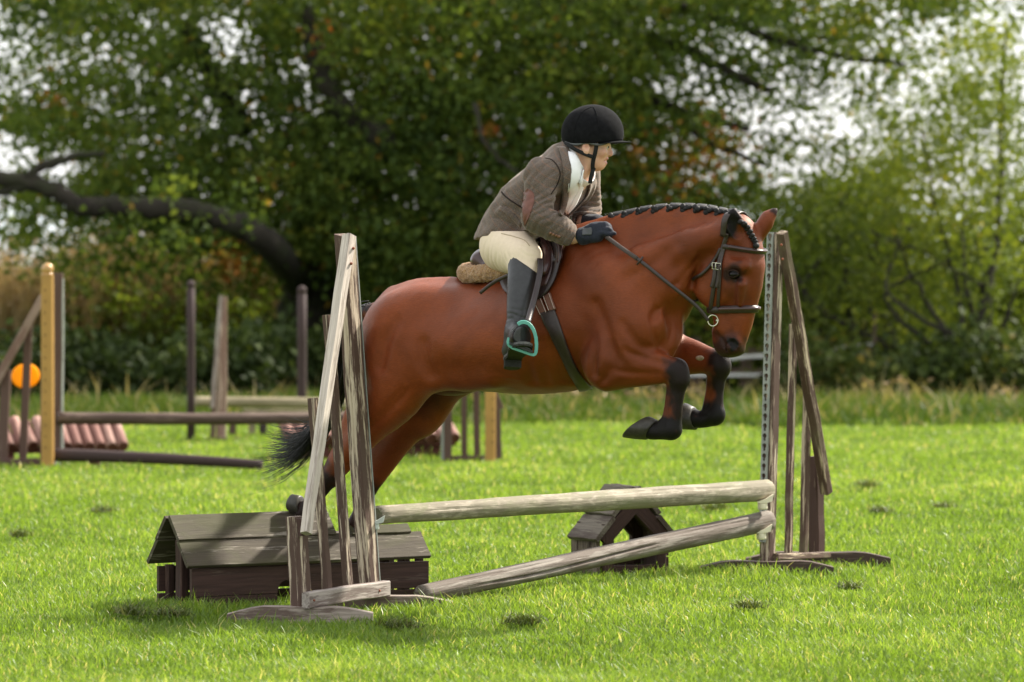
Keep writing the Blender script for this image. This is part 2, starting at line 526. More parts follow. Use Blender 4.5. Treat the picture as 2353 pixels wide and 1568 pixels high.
def build_grass():
    m = leafmat('grass_blade', [(0, (.060, .095, .006)), (.35, (.118, .200, .026)), (.7, (.198, .300, .045)), (.9, (.30, .385, .085)), (1, (.50, .45, .22))], trans=.55, rough=.42, spec=.5)
    N = 450000
    # denser near the camera, thinning with distance
    u = rng.random(N)
    d0, d1 = 13.2, 39.0
    y = 1.0/(1/d0+(1/d1-1/d0)*u)
    hw = y*.1143*1.35+.6
    x = rng.uniform(-1, 1, N)*hw
    z = ground_h(x, y)-.012
    p = patch_noise(x, y, 1.9, .3)
    p2 = patch_noise(x, y, 6.0, 2.1)
    h = (.027+.016*rng.random(N)+.012*np.clip(p2, -.5, 1)+.008*p)
    far = np.clip((y-20)/18, 0, 1)
    w = .0042+.0022*rng.random(N)+far*.007
    tall = rng.random(N) < .03
    h = np.where(tall, h*1.7, h)
    # longer, lusher tufts round the feet of the jump
    for (cx, cy, rr, k) in TUFTS:
        g = np.exp(-((x-cx)**2+(y-cy)**2)/(rr*rr))
        h = h*(1+k*g)
    p3 = patch_noise(x, y, .55, 4.4)
    col = np.clip(.54+.14*p+.12*p2+.12*p3+rng.normal(0, .15, N), 0.02, .95)
    col = np.where(rng.random(N) < .035+.03*np.clip(p3, 0, 1), .985, col)
    lean = rng.uniform(0, .5, N)
    V, F, C = blades(x, y, z, h, w, lean, rng.uniform(.05, .5, N), col)
    o = mesh_obj('grass', V, F, m, attrs={'rnd': C})
    tag(o, 'bright green mown grass of the field', 'grass', kind='stuff')
    # clods of dark cut grass lying on the field
    mc = leafmat('cut_grass', [(0, (.045, .070, .012)), (.6, (.095, .13, .025)), (1, (.20, .20, .08))], trans=.35)
    spots = [(300, 1426, .07), (395, 1424, .07), (918, 1447, .08), (1198, 1437, .08), (1722, 1418, .06), (1955, 1362, .05), (1992, 1122, .07),
             (2168, 1166, .06), (2022, 1184, .06), (1640, 1178, .09), (235, 1185, .06), (45, 1240, .06)]
    xs, ys = [], []
    hs = []
    for (px, py, r) in spots:
        d = CAMH*FD/(py-HOR)
        g = gnd(px, d)
        k = int(900*r/.1)
        r *= .62; k = int(k*.30)
        xs.append(rng.normal(g.x, r*.75, k)); ys.append(rng.normal(g.y, r*.9, k))
        hs.append(np.full(k, .4*r))
    xs, ys, hs = map(np.concatenate, (xs, ys, hs))
    n = len(xs)
    V, F, C = blades(xs, ys, ground_h(xs, ys)+rng.random(n)*hs*.7+.014, .035+rng.random(n)*.03, np.full(n, .006), rng.uniform(.4, 1.2, n), rng.uniform(.1, .6, n), rng.random(n))
    o = mesh_obj('grass_clippings', V, F, mc, attrs={'rnd': C})
    tag(o, 'small dark clumps of cut grass scattered over the field', 'grass clippings', kind='stuff')
    # rough uncut strip at the far edge of the field
    mr = leafmat('rough_grass', [(0, (.035, .065, .008)), (.45, (.075, .13, .012)), (.75, (.14, .18, .03)), (.88, (.25, .215, .095)), (1, (.34, .285, .14))], trans=.35, spec=.2)
    N = 60000
    y = rng.uniform(36.2, 43.5, N)
    x = rng.uniform(-1, 1, N)*(y*.125+1)
    edge = 37.2+.5*patch_noise(x, x*.3, 1.1, 5.)+np.where(x > 2.0, .0, .6)
    keep = y > edge
    x, y = x[keep], y[keep]
    N = len(x)
    k = np.clip((y-edge[keep])/2.0, .15, 1)
    p = patch_noise(x, y, 1.0, 7.)
    dry = np.clip((x-1.2)/2.5, 0, 1)*.3+np.exp(-((x-.4)/1.4)**2)*.25
    h = (.07+.11*k*(1+.4*p))*(.6+.7*rng.random(N))
    col = np.clip(.42+.2*p+rng.normal(0, .16, N), 0, .8)
    isdry = rng.random(N) < .04+dry*(.12+.18*p)
    col = np.where(isdry, rng.uniform(.85, 1, N), col)
    h = np.where(isdry & (rng.random(N) < .4), h*1.8, h)
    V, F, C = blades(x, y, np.full(N, -.02), h, .012+rng.random(N)*.012, rng.uniform(0, .4, N), rng.uniform(.05, .5, N), col)
    o = mesh_obj('rough_grass', V, F, mr, attrs={'rnd': C})
    tag(o, 'strip of long uncut grass with straw coloured stalks along the far edge of the field', 'long grass', kind='stuff')

TUFTS = [(-1.05, 17.75, .55, .7), (-.25, 17.9, .35, .5), (.95, 19.9, .5, .3), (.1, 19.0, .5, .2), (1.3, 20.3, .5, .2)]
build_ground()
build_grass()
# ------------------------------------------------------------------ the jump
PE = Vector((.653, .757, 0))          # along the jump, near end to far end
PN = Vector((.757, -.653, 0))         # across it, towards the landing side

def nails(parent, pts, nrm, r=.0045):
    for p in pts:
        MB().ball(p, r, 8, 5, (1, 1, 1)).build('nail', M['rust'], parent, True)

def keyhole_track(name, p0, p1, face_n, width, pitch, mat, parent, depth=.009):
    """Metal strip with a row of real keyhole openings, from p0 (top) down to p1."""
    p0, p1 = Vector(p0), Vector(p1)
    ax = (p1 - p0)
    L = ax.length
    ax.normalize()
    nrm = Vector(face_n)
    nrm = (nrm - ax * nrm.dot(ax)).normalized()
    sd = ax.cross(nrm).normalized()
    V, F = [], []
    k = 28
    nseg = int(L / pitch)
    ph = L / nseg
    for s in range(nseg):
        c = p0 + ax * (ph * (s + .5))
        inner, outer = [], []
        hole = [(.0115 * math.cos(a), .0115 * math.sin(a) - .006) for a in np.linspace(math.radians(58), math.radians(-238), 18)]
        hole += [(-.0064, .0140), (-.0040, .0170), (.0040, .0170), (.0064, .0140)]
        hole = hole[::-1]
        k = len(hole)
        for i in range(k):
            x, y = hole[i]
            ca, sa = x / math.hypot(x, y), y / math.hypot(x, y)
            inner.append((x, y))
            hw, hh = width / 2, ph / 2
            t = min(hw / abs(ca) if abs(ca) > 1e-6 else 9, hh / abs(sa) if abs(sa) > 1e-6 else 9)
            outer.append((ca * t, sa * t))
        for sx_ in (-1, 1):
            for sy_ in (-1, 1):
                q = min(range(k), key=lambda i: (outer[i][0]-sx_*width/2)**2+(outer[i][1]-sy_*ph/2)**2)
                outer[q] = (sx_*width/2, sy_*ph/2)
        b = len(V)
        for (x, y) in inner: V.append(c + sd * x + ax * y)
        for (x, y) in outer: V.append(c + sd * x + ax * y)
        for (x, y) in inner: V.append(c + sd * x + ax * y - nrm * depth)
        for (x, y) in outer: V.append(c + sd * x + ax * y - nrm * depth)
        for i in range(k):
            j = (i + 1) % k
            F.append((b+i, b+j, b+k+j, b+k+i))
            F.append((b+i, b+2*k+i, b+2*k+j, b+j))
            if abs(outer[i][0]) > width/2 - 1e-5 and abs(outer[j][0]) > width/2 - 1e-5 and outer[i][0]*outer[j][0] > 0:
                F.append((b+k+i, b+k+j, b+3*k+j, b+3*k+i))
    o = mesh_obj(name, V, F, mat, parent, world_pts=True)
    fixnormals(o)
    return o

def cup(parent, px, py, d, k, mat):
    """Pole cup: a flared tongue over a rounded block."""
    q = lambda x, y: P(px + x*k, py + y*k, d)
    b = MB()
    b.prism([q(-20, 1), q(-2, -4), q(18, -16), q(14, 1), q(3, 4), q(-18, 5)], (.0, .05, 0))
    o = b.build('cup', mat, parent, fix=True)
    b = MB()
    b.beam(P(px - 8*k, py + 4*k, d + .025), P(px - 7*k, py + 19*k, d + .025), 22*k*d/FD, .045, up=(0, 1, 0), n=3, warp=0, bev=.3)
    b.build('cup_block', mat, o, True)

# ---- near wing
w = empty('jump_wing', gnd(770, 17.75))
tag(w, 'weathered wooden jump wing in front of the long low box', 'jump wing', 'jump wings')
dA, dB = 17.52, 18.03
MB().beam(P(850, 1374, dB), P(791, 541, dB), .066, .068, up=PE, n=10, warp=.0015, skew1=.25).build('main_post', M['peeling_timber'], w)
MB().beam(P(692, 1400, dA), P(681, 1187, dA), .066, .068, up=PE, n=6).build('outer_post', M['peeling_timber'], w)
MB().beam(P(752, 1356, 17.70), P(719, 915, 17.70), .034, .032, up=PE, n=8).build('slat', M['peeling_timber'], w)
MB().beam(P(801, 1350, 17.87), P(753, 724, 17.87), .034, .034, up=PE, n=8).build('slat', M['peeling_timber'], w)
MB().beam(P(803, 543, 17.96), P(702, 1226, 17.44), .046, .046, up=PE, n=10, warp=.002, taper=.82).build('top_rail', M['pale_timber'], w)
MB().beam(P(690, 1192, 17.47), P(694, 1232, 17.47), .022, .022, up=PE, n=2).build('batten', M['stained_timber'], w)
MB().beam(P(703, 1380, 17.42), P(888, 1351, 17.99), .036, .062, n=8).build('bottom_rail', M['grey_timber'], w)
for (a, b_, dd, zz) in ((520, 856, 17.47, .026), (706, 1041, 18.04, .026)):
    V = []
    f = MB()
    xs = np.linspace(a, b_, 13)
    top, bot = [], []
    for i, x in enumerate(xs):
        u = i/12
        e = min(1, u/.22, (1-u)/.22)
        top.append(gnd(x, dd-.04+.03*u, .022+.028*e+.002*math.sin(7*u)))
        bot.append(gnd(x, dd-.04+.03*u, -.015))
    f.prism(top+bot[::-1], (0, .085, 0))
    f.w = [((v.x*1.0+a), v.y, v.z) for v in f.v]
    f.build('foot_board', M['foot_timber'], w, fix=True)
nails(w, [P(812, 571, 17.922), P(807, 606, 17.896)], None, .006)
nails(w, [P(872, 1358, 17.90), P(722, 1380, 17.41)], None, .005)
MB().beam(P(791.5, 549, dB)+PE*.0375, P(849.5, 1366, dB)+PE*.0375, .058, .006, up=PE, n=3, warp=.0003).build('cup_track', M['grey_plastic'], w)
cup(w, 868, 1200, 18.03, .9, M['cup_grey'])

# ---- far wing
w = empty('jump_wing', gnd(1820, 20.4))
tag(w, 'wooden jump wing with a keyhole strip, right of the horse head', 'jump wing', 'jump wings')
dA, dB = 20.15, 20.62
MB().beam(P(1763, 1289, dB-.47), P(1783, 534, dA), .055, .056, up=PE, n=10, warp=.0012).build('main_post', M['peeling_timber'], w)
top_c, bot_c = P(1783, 534, dA), P(1764.3, 1245, dA)
keyhole_track('keyhole_track', top_c - PE*.040 - PN*.004, bot_c - PE*.040 - PN*.004, -PE, .035, .0437, M['grey_plastic'], w)
MB().beam(P(1877, 1273, dB), P(1873, 1049, dB), .060, .060, up=PE, n=5).build('outer_post', M['stained_timber'], w)
MB().beam(P(1811, 1273, 20.32), P(1823, 745, 20.32), .030, .030, up=PE, n=8).build('slat', M['half_peeled_timber'], w)
MB().beam(P(1847, 1273, 20.47), P(1856, 884, 20.47), .034, .032, up=PE, n=6).build('slat', M['half_peeled_timber'], w)
MB().beam(P(1797, 534, 20.07), P(1899, 1132, 20.56), .043, .042, up=PE, n=10, taper=1.1).build('top_rail', M['half_peeled_timber'], w)
MB().beam(P(1783, 1279, 20.13), P(1903, 1275, 20.60), .028, .028, n=4).build('bottom_rail', M['half_peeled_timber'], w)
for (a, b_, dd) in ((1607, 1917, 20.12), (1716, 2048, 20.72)):
    f = MB()
    xs = np.linspace(a, b_, 13)
    top, bot = [], []
    for i, x in enumerate(xs):
        u = i/12
        e = min(1, u/.2, (1-u)/.2)
        top.append(gnd(x, dd-.06, .022+.028*e+.002*math.sin(9*u)))
        bot.append(gnd(x, dd-.06, -.015))
    f.prism(top+bot[::-1], (0, .09, 0))
    f.w = [((v.x+a), v.y, v.z) for v in f.v]
    f.build('foot_board', M['foot_dark'], w, fix=True)
cup(w, 1760, 1152, 19.92, 1.0, M['cup'])
cup(w, 1757, 1221, 19.92, 1.0, M['cup'])
nails(w, [P(1795, 563, 20.03), P(1798, 596, 20.05)], None, .006)

# ---- poles
o = MB().log(P(868, 1184, 18.10), P(1763, 1126.5, 20.02), .0375, .0475, seg=48, rings=60, rough=.075, bend=.0, seed=3.1,
             crack=[(1.15, .30, .66, .13, .14, .10), (.75, .60, .95, .12, .12, .10), (.35, .05, .28, .12, .10, .1)]).build('jump_pole', M['log_pale'], None, True)
tag(o, 'thick pale round pole resting in the cups, under the jumping horse', 'jump pole', 'poles of the main jump')
e = MB()
c0 = P(864.5, 1184.3, 18.092)
ax = (P(1763, 1126.5, 20.02) - P(868, 1184, 18.10)).normalized()
o['label'] = 'thick pale round pole resting level in the cups of both wings'
ring = []
sx = ax.cross(Vector((0, 0, 1))).normalized(); su = sx.cross(ax)
for j in range(24):
    a = 2*math.pi*j/24
    ring.append(c0 + sx*math.cos(a)*.029 + su*math.sin(a)*.029)
e.prism(ring, ax*.006)
e.build('end_grain', M['log_end'], o, fix=True)
o = MB().log(gnd(968, 18.35, .030), P(1765, 1197, 20.02), .040, .0465, seg=64, rings=80, rough=.06, bend=.0, seed=8.3,
             crack=[(.02, .12, .66, .15, .42, .22), (.78, .52, .98, .11, .24, .10), (.9, .03, .35, .12, .26, .1)]).build('jump_pole', M['log_brown'], None, True)
tag(o, 'cracked brown round pole sloping down from the keyhole wing into the grass', 'jump pole', 'poles of the main jump')

# ---- long low box under the near end
FL, FR = gnd(440, 18.02), gnd(985, 18.62)
bu = (FR - FL).normalized()
bv = Vector((-bu.y, bu.x, 0))
BL, BW = (FR - FL).length, .30
Bq = lambda u, v, z: FL + bu*u + bv*v + Vector((0, 0, z))
w = empty('jump_filler_box', Bq(BL/2, BW/2, 0))
tag(w, 'long low dark wooden box with a pitched plank roof behind the weathered wing', 'jump filler', 'fillers under the main jump')
sl = Vector((0, 0, .19)) + bv*.165
nf = (bv*-.19 + Vector((0, 0, .165))).normalized()
nb = (bv*.19 + Vector((0, 0, .165))).normalized()
slb = Vector((0, 0, .19)) - bv*.165
def roofplank(u0, u1, t, width, lift, front=True, nn=8, name='roof_plank'):
    e0 = Bq(u0, -.025, .165) if front else Bq(u0, BW+.025, .165)
    e1 = Bq(u1, -.025, .165) if front else Bq(u1, BW+.025, .165)
    s, q = (sl, nf) if front else (slb, nb)
    return MB().beam(e0 + s*t + q*lift, e1 + s*t + q*lift, width, .018, up=q, n=nn, warp=.0012).build(name, M['roof_timber'], w)
roofplank(-.035, BL-.010, .26, .132, .004)
roofplank(-.035, .70, .76, .128, .012)
roofplank(.775, BL-.060, .58, .046, .012, nn=4)
roofplank(-.03, BL-.01, .26, .132, .004, False)
roofplank(-.03, .70, .74, .128, .012, False)
# front wall with an arched mouse hole
def wallplank(poly, v, th, name='wall_plank', mat='wall_timber'):
    b = MB()
    b.prism([Bq(u, v, z) for (u, z) in poly], bv*th)
    b.w = [((p-FL).dot(bu)+v*3, p.z+v, (p-FL).dot(bv)) for p in b.v]
    return b.build(name, M[mat], w, fix=True)
arch = [(.395+.042-.042*math.cos(a), .045+.052*math.sin(a)) for a in np.linspace(0, math.pi, 13)]
wallplank([(0, .046), (.395, .046)] + arch + [(.479, .046), (BL, .040), (BL, .150), (0, .158)], 0, .018)
wallplank([(0, -.01), (.395, -.01), (.395, .043), (0, .043)], .001, .018)
wallplank([(.479, -.01), (BL, -.01), (BL, .034), (.479, .042)], .001, .018)
wallplank([(0, .050), (BL, .045), (BL, .150), (0, .153)], BW-.018, .018)
wallplank([(0, -.01), (BL, -.01), (BL, .036), (0, .042)], BW-.018, .018)
for u in (.02, BL-.05):
    MB().beam(Bq(u, BW*.40, -.01), Bq(u, BW*.40, .265), .052, .036, up=bu, n=3).build('gable_post', M['maroon_post'], w)
    MB().beam(Bq(u+.02, .03, -.01), Bq(u+.02, .03, .16), .03, .03, up=bu, n=2).build('corner_post', M['maroon_post'], w)
    MB().beam(Bq(u+.02, BW-.035, -.01), Bq(u+.02, BW-.035, .16), .03, .03, up=bu, n=2).build('corner_post', M['maroon_post'], w)

# ---- small house shaped filler
HF = gnd(1371, 19.92)
hb = Vector((-.47, .883, 0))          # front to back
hu = Vector((.883, .47, 0))           # left to right along the front gable
HWd, HLn = .370, .235
Hq = lambda u, v, z: HF + hu*u + hb*v + Vector((0, 0, z))
w = empty('jump_filler_house', Hq(HWd/2, HLn/2, 0))
tag(w, 'small house shaped wooden filler with a peaked doorway under the pale pole', 'jump filler', 'fillers under the main jump')
def slab(pts, ex, mat, name, wfun=None):
    b = MB().prism(pts, ex)
    b.w = [wfun(p) if wfun else ((p-HF).dot(hb), (p-HF).dot(hu), p.z) for p in b.v]
    return b.build(name, M[mat], w, fix=True)
vert = lambda p: (p.z, (p-HF).dot(hu), (p-HF).dot(hb))
# side walls
for (u, mm) in ((0, 'wall_grey_timber'), (HWd-.018, 'wall_timber')):
    slab([Hq(u, 0, -.01), Hq(u, HLn, -.01), Hq(u, HLn, .072), Hq(u, 0, .068)], hu*.018, mm, 'wall_plank', vert)
    slab([Hq(u, 0, .074), Hq(u, HLn, .078), Hq(u, HLn, .190), Hq(u, 0, .186)], hu*.018, mm, 'wall_plank', vert)
for (v_, z_, h_) in ((.06, .135, .030), (.175, .115, .034), (.065, .07, .026), (.18, .045, .03)):
    slab([Hq(-.002, v_-.006, z_), Hq(-.002, v_, z_+h_), Hq(-.002, v_+.006, z_), Hq(-.002, v_, z_-h_*.6)], hu*.001, 'dark_hole', 'slot')
for v in (-.012, HLn-.02):
    for u in (.035, HWd-.065):
        MB().beam(Hq(u+.015, v, -.01), Hq(u+.015, v, .225), .046, .032, up=hb, n=3).build('gable_post', M['maroon_post'], w)
    MB().beam(Hq(.06, v, .022), Hq(HWd-.07, v, .022), .026, .036, n=3).build('sill_beam', M['maroon_post'], w)
    for (ua, ub) in ((.02, HWd/2+.012), (HWd-.02, HWd/2-.012)):
        MB().beam(Hq(ua, v-.004*(ua < .1), .150), Hq(ub, v-.004*(ua < .1), .322), .026, .066, up=Vector((0, 0, 1)), n=3).build('rafter', M['maroon_post'], w)
mid = HWd/2
for (sgn) in (-1, 1):
    un = (hu*sgn*.2 + Vector((0, 0, .18))).normalized()
    dn = (hu*sgn*.18 - Vector((0, 0, .2))).normalized()
    top = Hq(mid, 0, .380)
    for (t, wd, lf) in ((.238, .135, .0), (.085, .165, .012)):
        c = top + dn*t + un*lf
        MB().beam(c - hb*.035, c + hb*(HLn-.01), wd, .022, up=un, n=5).build('roof_plank', M['house_roof_timber'], w)
# ------------------------------------------------------------------ practice jump behind, on the left
def post_with_ball(name, px, ytop, ybase, d, width, ball_r, mat, ball_mat, label, group, dots=None, rnd=False):
    r = empty(name, gnd(px, d))
    tag(r, label, 'post', group)
    b = MB()
    z1 = P(px, ytop, d).z
    if rnd: b.log(gnd(px, d, -.03), gnd(px, d, z1), width/2, width/2, seg=18, rings=4, rough=.0)
    else: b.beam(gnd(px, d, -.03), gnd(px, d, z1), width, width, up=(0, 1, 0), n=3, warp=.0005, bev=.14)
    b.build('post', mat, r, rnd)
    b = MB().ball(gnd(px, d, z1+ball_r*.95), ball_r, 20, 12)
    b.tube([gnd(px, d, z1-.005), gnd(px, d, z1+.012)], width*.48, 14)
    b.build('ball_cap', ball_mat, r, True)
    if dots:
        for z in np.arange(.14, z1-.05, .075):
            c = gnd(px, d, z) + Vector((dots, -width/2-.001, 0))
            MB().tube([c, c+Vector((0, .004, 0))], .006, 8).build('pin_hole', M['dark_hole'], r)
    return r

Y1 = 29.9
post_with_ball('post', 109, 632, 1077, 29.9, .080, .041, M['yellow'], M['yellow_ball'], 'mustard yellow plastic post with a round ball cap beside the orange disc', 'yellow posts of the jump behind', dots=-.012)

# wing on the left with the orange disc
w = empty('jump_wing', gnd(70, 30.3))
tag(w, 'brown wooden wing behind the ball topped yellow post, at the left edge', 'jump wing', 'wings of the jump behind')
bv_ = lambda x0, y0, x1, y1, d0, d1, wd, th, mat, nm, **k: MB().beam(P(x0, y0, d0), P(x1, y1, d1), wd, th, up=k.get('up', (0, 1, 0)), n=5, warp=.002).build(nm, M[mat], w)
bv_(130, 1074, 134, 627, 30.2, 30.2, .062, .06, 'bg_brown', 'main_post')
bv_(142.5, 1060, 143.5, 640, 30.2, 30.2, .016, .05, 'grey_plastic', 'cup_track')
bv_(52, 1075, 66, 742, 30.2, 30.2, .052, .03, 'bg_brown', 'slat')
bv_(4, 1080, 14, 850, 30.15, 30.2, .066, .05, 'bg_brown', 'outer_post')
bv_(97, 1072, 101, 690, 30.2, 30.2, .03, .03, 'bg_brown', 'slat')
bv_(-10, 880, 100, 680, 30.14, 30.14, .055, .035, 'bg_brown_pale', 'top_rail')
bv_(-20, 1064, 96, 1062, 30.12, 30.12, .05, .03, 'bg_brown', 'bottom_rail', up=(0, 1, 0))
cup(w, 136, 1056, 30.1, .7, M['cup_grey'])

dsc = MB()
c = P(59, 864, 30.32)
tilt = Matrix.Rotation(math.radians(-12), 3, 'Y') @ Matrix.Rotation(math.radians(16), 3, 'Z')
V = []
for k, (r, yy) in enumerate(((.0, -.012), (.085, -.012), (.097, -.006), (.097, .006), (.085, .012), (0, .012))):
    for j in range(28):
        a = 2*math.pi*j/28
        V.append(c + tilt @ Vector((math.cos(a)*r, yy, math.sin(a)*r*.86)))
F = [(i*28+j, i*28+(j+1) % 28, (i+1)*28+(j+1) % 28, (i+1)*28+j) for i in range(5) for j in range(28)]
dsc.add(V, F)
o = dsc.build('marker_disc', M['orange'], None, False, fix=True)
tag(o, 'round bright orange disc hung on the slat of the left wing', 'marker disc')

o = MB().log(P(131, 961, 30.15), P(1010, 957, 30.7), .041, .041, seg=20, rings=40, rough=.06, bend=.01, seed=2.2).build('jump_pole', M['bg_pole'], None, True)
tag(o, 'brown round pole lying level above the row of maroon half logs', 'jump pole', 'poles of the jump behind')
o = MB().log(P(126, 1046, 30.0), gnd(602, 29.75, .03), .045, .032, seg=20, rings=30, rough=.06, bend=-.01, seed=5.2).build('jump_pole', M['bg_dark'], None, True)
tag(o, 'dark pole sloping from the left wing down into the grass', 'jump pole', 'poles of the jump behind')

# filler with a roof of half logs, left
def log_roof(label, x0, x1, n, ytop, ybot, ybase, d, lean, tall=(), posts=(), walls=False, both=False):
    r = empty('log_filler', gnd((x0+x1)/2, d))
    tag(r, label, 'jump filler', 'maroon log fillers of the jump behind')
    pitch = (x1-x0)/(n-1)
    rad = pitch*.52*d/FD
    for i in range(n):
        x = x0+pitch*i
        yt = ytop-(9 if i in tall else 0)
        a, b_ = P(x-lean, yt, d+.18), P(x, ybot+random.uniform(-2, 2), d-.02)
        o = MB().log(a, b_, rad*.96, rad, seg=14, rings=6, rough=.03, seed=i*1.7, endround=.1 if i not in tall else .5).build('half_log', M['maroon_log'], r, True)
        ax = (b_-a).normalized()
        MB().tube([b_+ax*rad*.10, b_+ax*(rad*.14)], rad*.82, 14).build('log_end', M['maroon_end'], o)
    MB().beam(P(x0-4, ybot+9, d+.03), P(x1+2, ybot+9, d+.03), .03, .045, n=4).build('beam', M['maroon_end'], r)
    for px in posts:
        MB().beam(gnd(px, d+.06, -.02), P(px, ybot+6, d+.06), .07, .07, up=(0, 1, 0), n=2).build('support_post', M['maroon_end'], r)
    if walls:
        xs = np.linspace(x0+14, x1-22, 17)
        for x in xs:
            MB().beam(gnd(x, d+.06, -.01), P(x, ybot+5, d+.06), (xs[1]-xs[0])*.96*d/FD, .02, up=(0, 1, 0), n=1, warp=0).build('wall_board', M['maroon_end'], r)
    if both:
        for i in range(n):
            x = x0+pitch*i
            MB().log(P(x-lean, ytop, d+.19), P(x-lean*.2, ybot, d+.45), rad, rad, seg=10, rings=4, rough=.03).build('half_log', M['maroon_log'], r, True)
    return r
log_roof('sloping row of maroon half logs beside the yellow post with the orange disc', -2, 283, 12, 974, 1026, 1075, 30.35, 18, tall=(2, 4), posts=(20, 217))
log_roof('maroon house shaped filler with half log roof, partly hidden by the horse hind legs', 672, 1045, 15, 968, 1008, 1056, 31.3, 22, walls=True, both=True)

# right hand end of the same jump
w = empty('jump_wing', gnd(1085, 31.0))
tag(w, 'brown slatted wing seen under the horse belly, with a yellow post against it', 'jump wing', 'wings of the jump behind')
bv_(1029, 1062, 1031, 640, 30.95, 30.95, .058, .06, 'bg_brown', 'main_post')
bv_(1016.5, 1060, 1017.5, 660, 30.95, 30.95, .02, .05, 'grey_plastic', 'cup_track')
bv_(1067, 1060, 1066, 745, 31.0, 31.0, .040, .03, 'bg_brown', 'slat')
bv_(1096, 1060, 1094, 830, 31.05, 31.05, .044, .03, 'bg_brown', 'slat')
bv_(1147, 1060, 1142, 930, 31.1, 31.1, .042, .05, 'bg_brown', 'outer_post')
bv_(1034, 650, 1150, 940, 30.9, 31.0, .05, .03, 'bg_brown', 'top_rail')
bv_(1040, 1053, 1116, 1053, 30.97, 31.05, .034, .03, 'bg_brown', 'bottom_rail')
b = MB().beam(P(1112, 1061, 31.2), P(1172, 1061, 31.0), .06, .03, n=2).build('foot_board', M['bg_brown'], w)
post_with_ball('post', 1127, 720, 1060, 30.75, .074, .041, M['yellow'], M['yellow_ball'], 'mustard yellow plastic post seen under the horse belly', 'yellow posts of the jump behind', dots=.018)

# ------------------------------------------------------------------ second jump further back
post_with_ball('post', 438.5, 664, 1010, 34.6, .062, .034, M['bg_dark'], M['bg_dark'], 'dark brown round post with a ball cap left of the pale wing', 'dark posts of the far jump', rnd=True)
post_with_ball('post', 693.5, 678, 1004, 35.6, .074, .038, M['bg_dark'], M['bg_dark'], 'dark brown round post with a ball cap in front of the oak trunk', 'dark posts of the far jump', rnd=True)
w = empty('jump_wing', gnd(505, 34.5))
tag(w, 'narrow pale brown wing standing between the two dark posts', 'jump wing', 'wings of the jump behind')
bv_(513, 1012, 515, 682, 34.5, 34.5, .046, .05, 'bg_brown_pale', 'main_post')
bv_(501, 1012, 507, 742, 34.4, 34.4, .032, .03, 'bg_brown_pale', 'slat')
bv_(489, 1010, 493, 900, 34.3, 34.3, .038, .03, 'bg_brown', 'outer_post')
bv_(508, 680, 487, 938, 34.36, 34.2, .032, .03, 'grey_timber', 'top_rail')
bv_(474, 1011, 550, 1010, 34.4, 34.4, .03, .05, 'bg_brown', 'foot_board')
o = MB().log(P(449, 923, 34.9), P(800, 928, 35.0), .040, .046, seg=20, rings=24, rough=.05, seed=9.1).build('jump_pole', M['bg_log'], None, True)
tag(o, 'pale cream pole behind the narrow wing, above the brown pole', 'jump pole', 'poles of the jump behind')
r = empty('trestle', gnd(640, 35.4))
tag(r, 'low wooden trestle with short legs under the cream pole', 'trestle')
MB().beam(P(560, 944, 35.4), P(800, 944, 35.4), .05, .03, n=4).build('plank', M['bg_log'], r)
for px, mm in ((534, 'bg_brown'), (579, 'bg_log'), (604, 'bg_dark'), (740, 'bg_dark')):
    MB().beam(gnd(px, 35.3, -.01), P(px, 948, 35.3), .055, .055, up=(0, 1, 0), n=2).build('leg', M[mm], r)

# ------------------------------------------------------------------ paddock fence far behind
r = empty('paddock_fence', gnd(1450, 46))
tag(r, 'dark post and rail paddock fence far behind the horse belly', 'fence')
for x in np.arange(1130, 1800, 117):
    MB().beam(gnd(x, 45.0, -.02), gnd(x, 45.0, .60), .12, .10, up=(0, 1, 0), n=2).build('post', M['fence_timber'], r)
for z in (.25, .47):
    for x in np.arange(1080, 1790, 234):
        MB().beam(gnd(x, 44.9, z), gnd(x+236, 44.9, z), .04, .085, n=3).build('rail', M['fence_timber'], r)
r = empty('tape_fence', gnd(1800, 43))
tag(r, 'white electric tape fence stretched behind the far wing', 'fence')
for (ya, yb) in ((835, 792), (862, 862), (822, 815)):
    MB().tube([P(1560+ i*45, ya+(yb-ya)*i/10, 43.4) for i in range(11)], .018, 6, flat=.2, flatdir=(0, 1, 0)).build('tape', M['tape'], r)
for px in (1565, 1840, 2010):
    MB().beam(gnd(px, 43.4, -.05), gnd(px, 43.4, .85), .04, .04, up=(0, 1, 0), n=2).build('stake', M['fence_timber'], r)
# ------------------------------------------------------------------ foliage
def leaf_quads(C, size, rnd, name, mat, parent=None, label=None, cat=None, kind=None, droop=.35, aspect=.55, tri=False):
    """One small folded leaf per centre point."""
    n = len(C)
    d = rng.normal(0, 1, (n, 3))
    d[:, 2] -= droop
    d /= np.linalg.norm(d, axis=1, keepdims=True)
    s = rng.normal(0, 1, (n, 3))
    s -= d*(s*d).sum(1, keepdims=True)
    s /= np.linalg.norm(s, axis=1, keepdims=True)
    nn = np.cross(d, s)
    sz = (size*(.65+.7*rng.random(n)))[:, None] if np.isscalar(size) else size[:, None]
    V = np.stack([C-d*sz*.5, C+s*sz*aspect*.5+nn*sz*.12-d*sz*.03, C+d*sz*.5, C-s*sz*aspect*.5+nn*sz*.12-d*sz*.03], 1).reshape(-1, 3).astype(np.float32)
    b = (np.arange(n)*4)[:, None]
    F = np.stack([b+np.array([0, 1, 2]), b+np.array([0, 2, 3])], 1).reshape(-1, 3)
    o = mesh_obj(name, V, F, mat, parent, attrs={'rnd': np.repeat(rnd, 4)}, world_pts=parent is not None)
    if label or kind: tag(o, label, cat, None, kind)
    return o

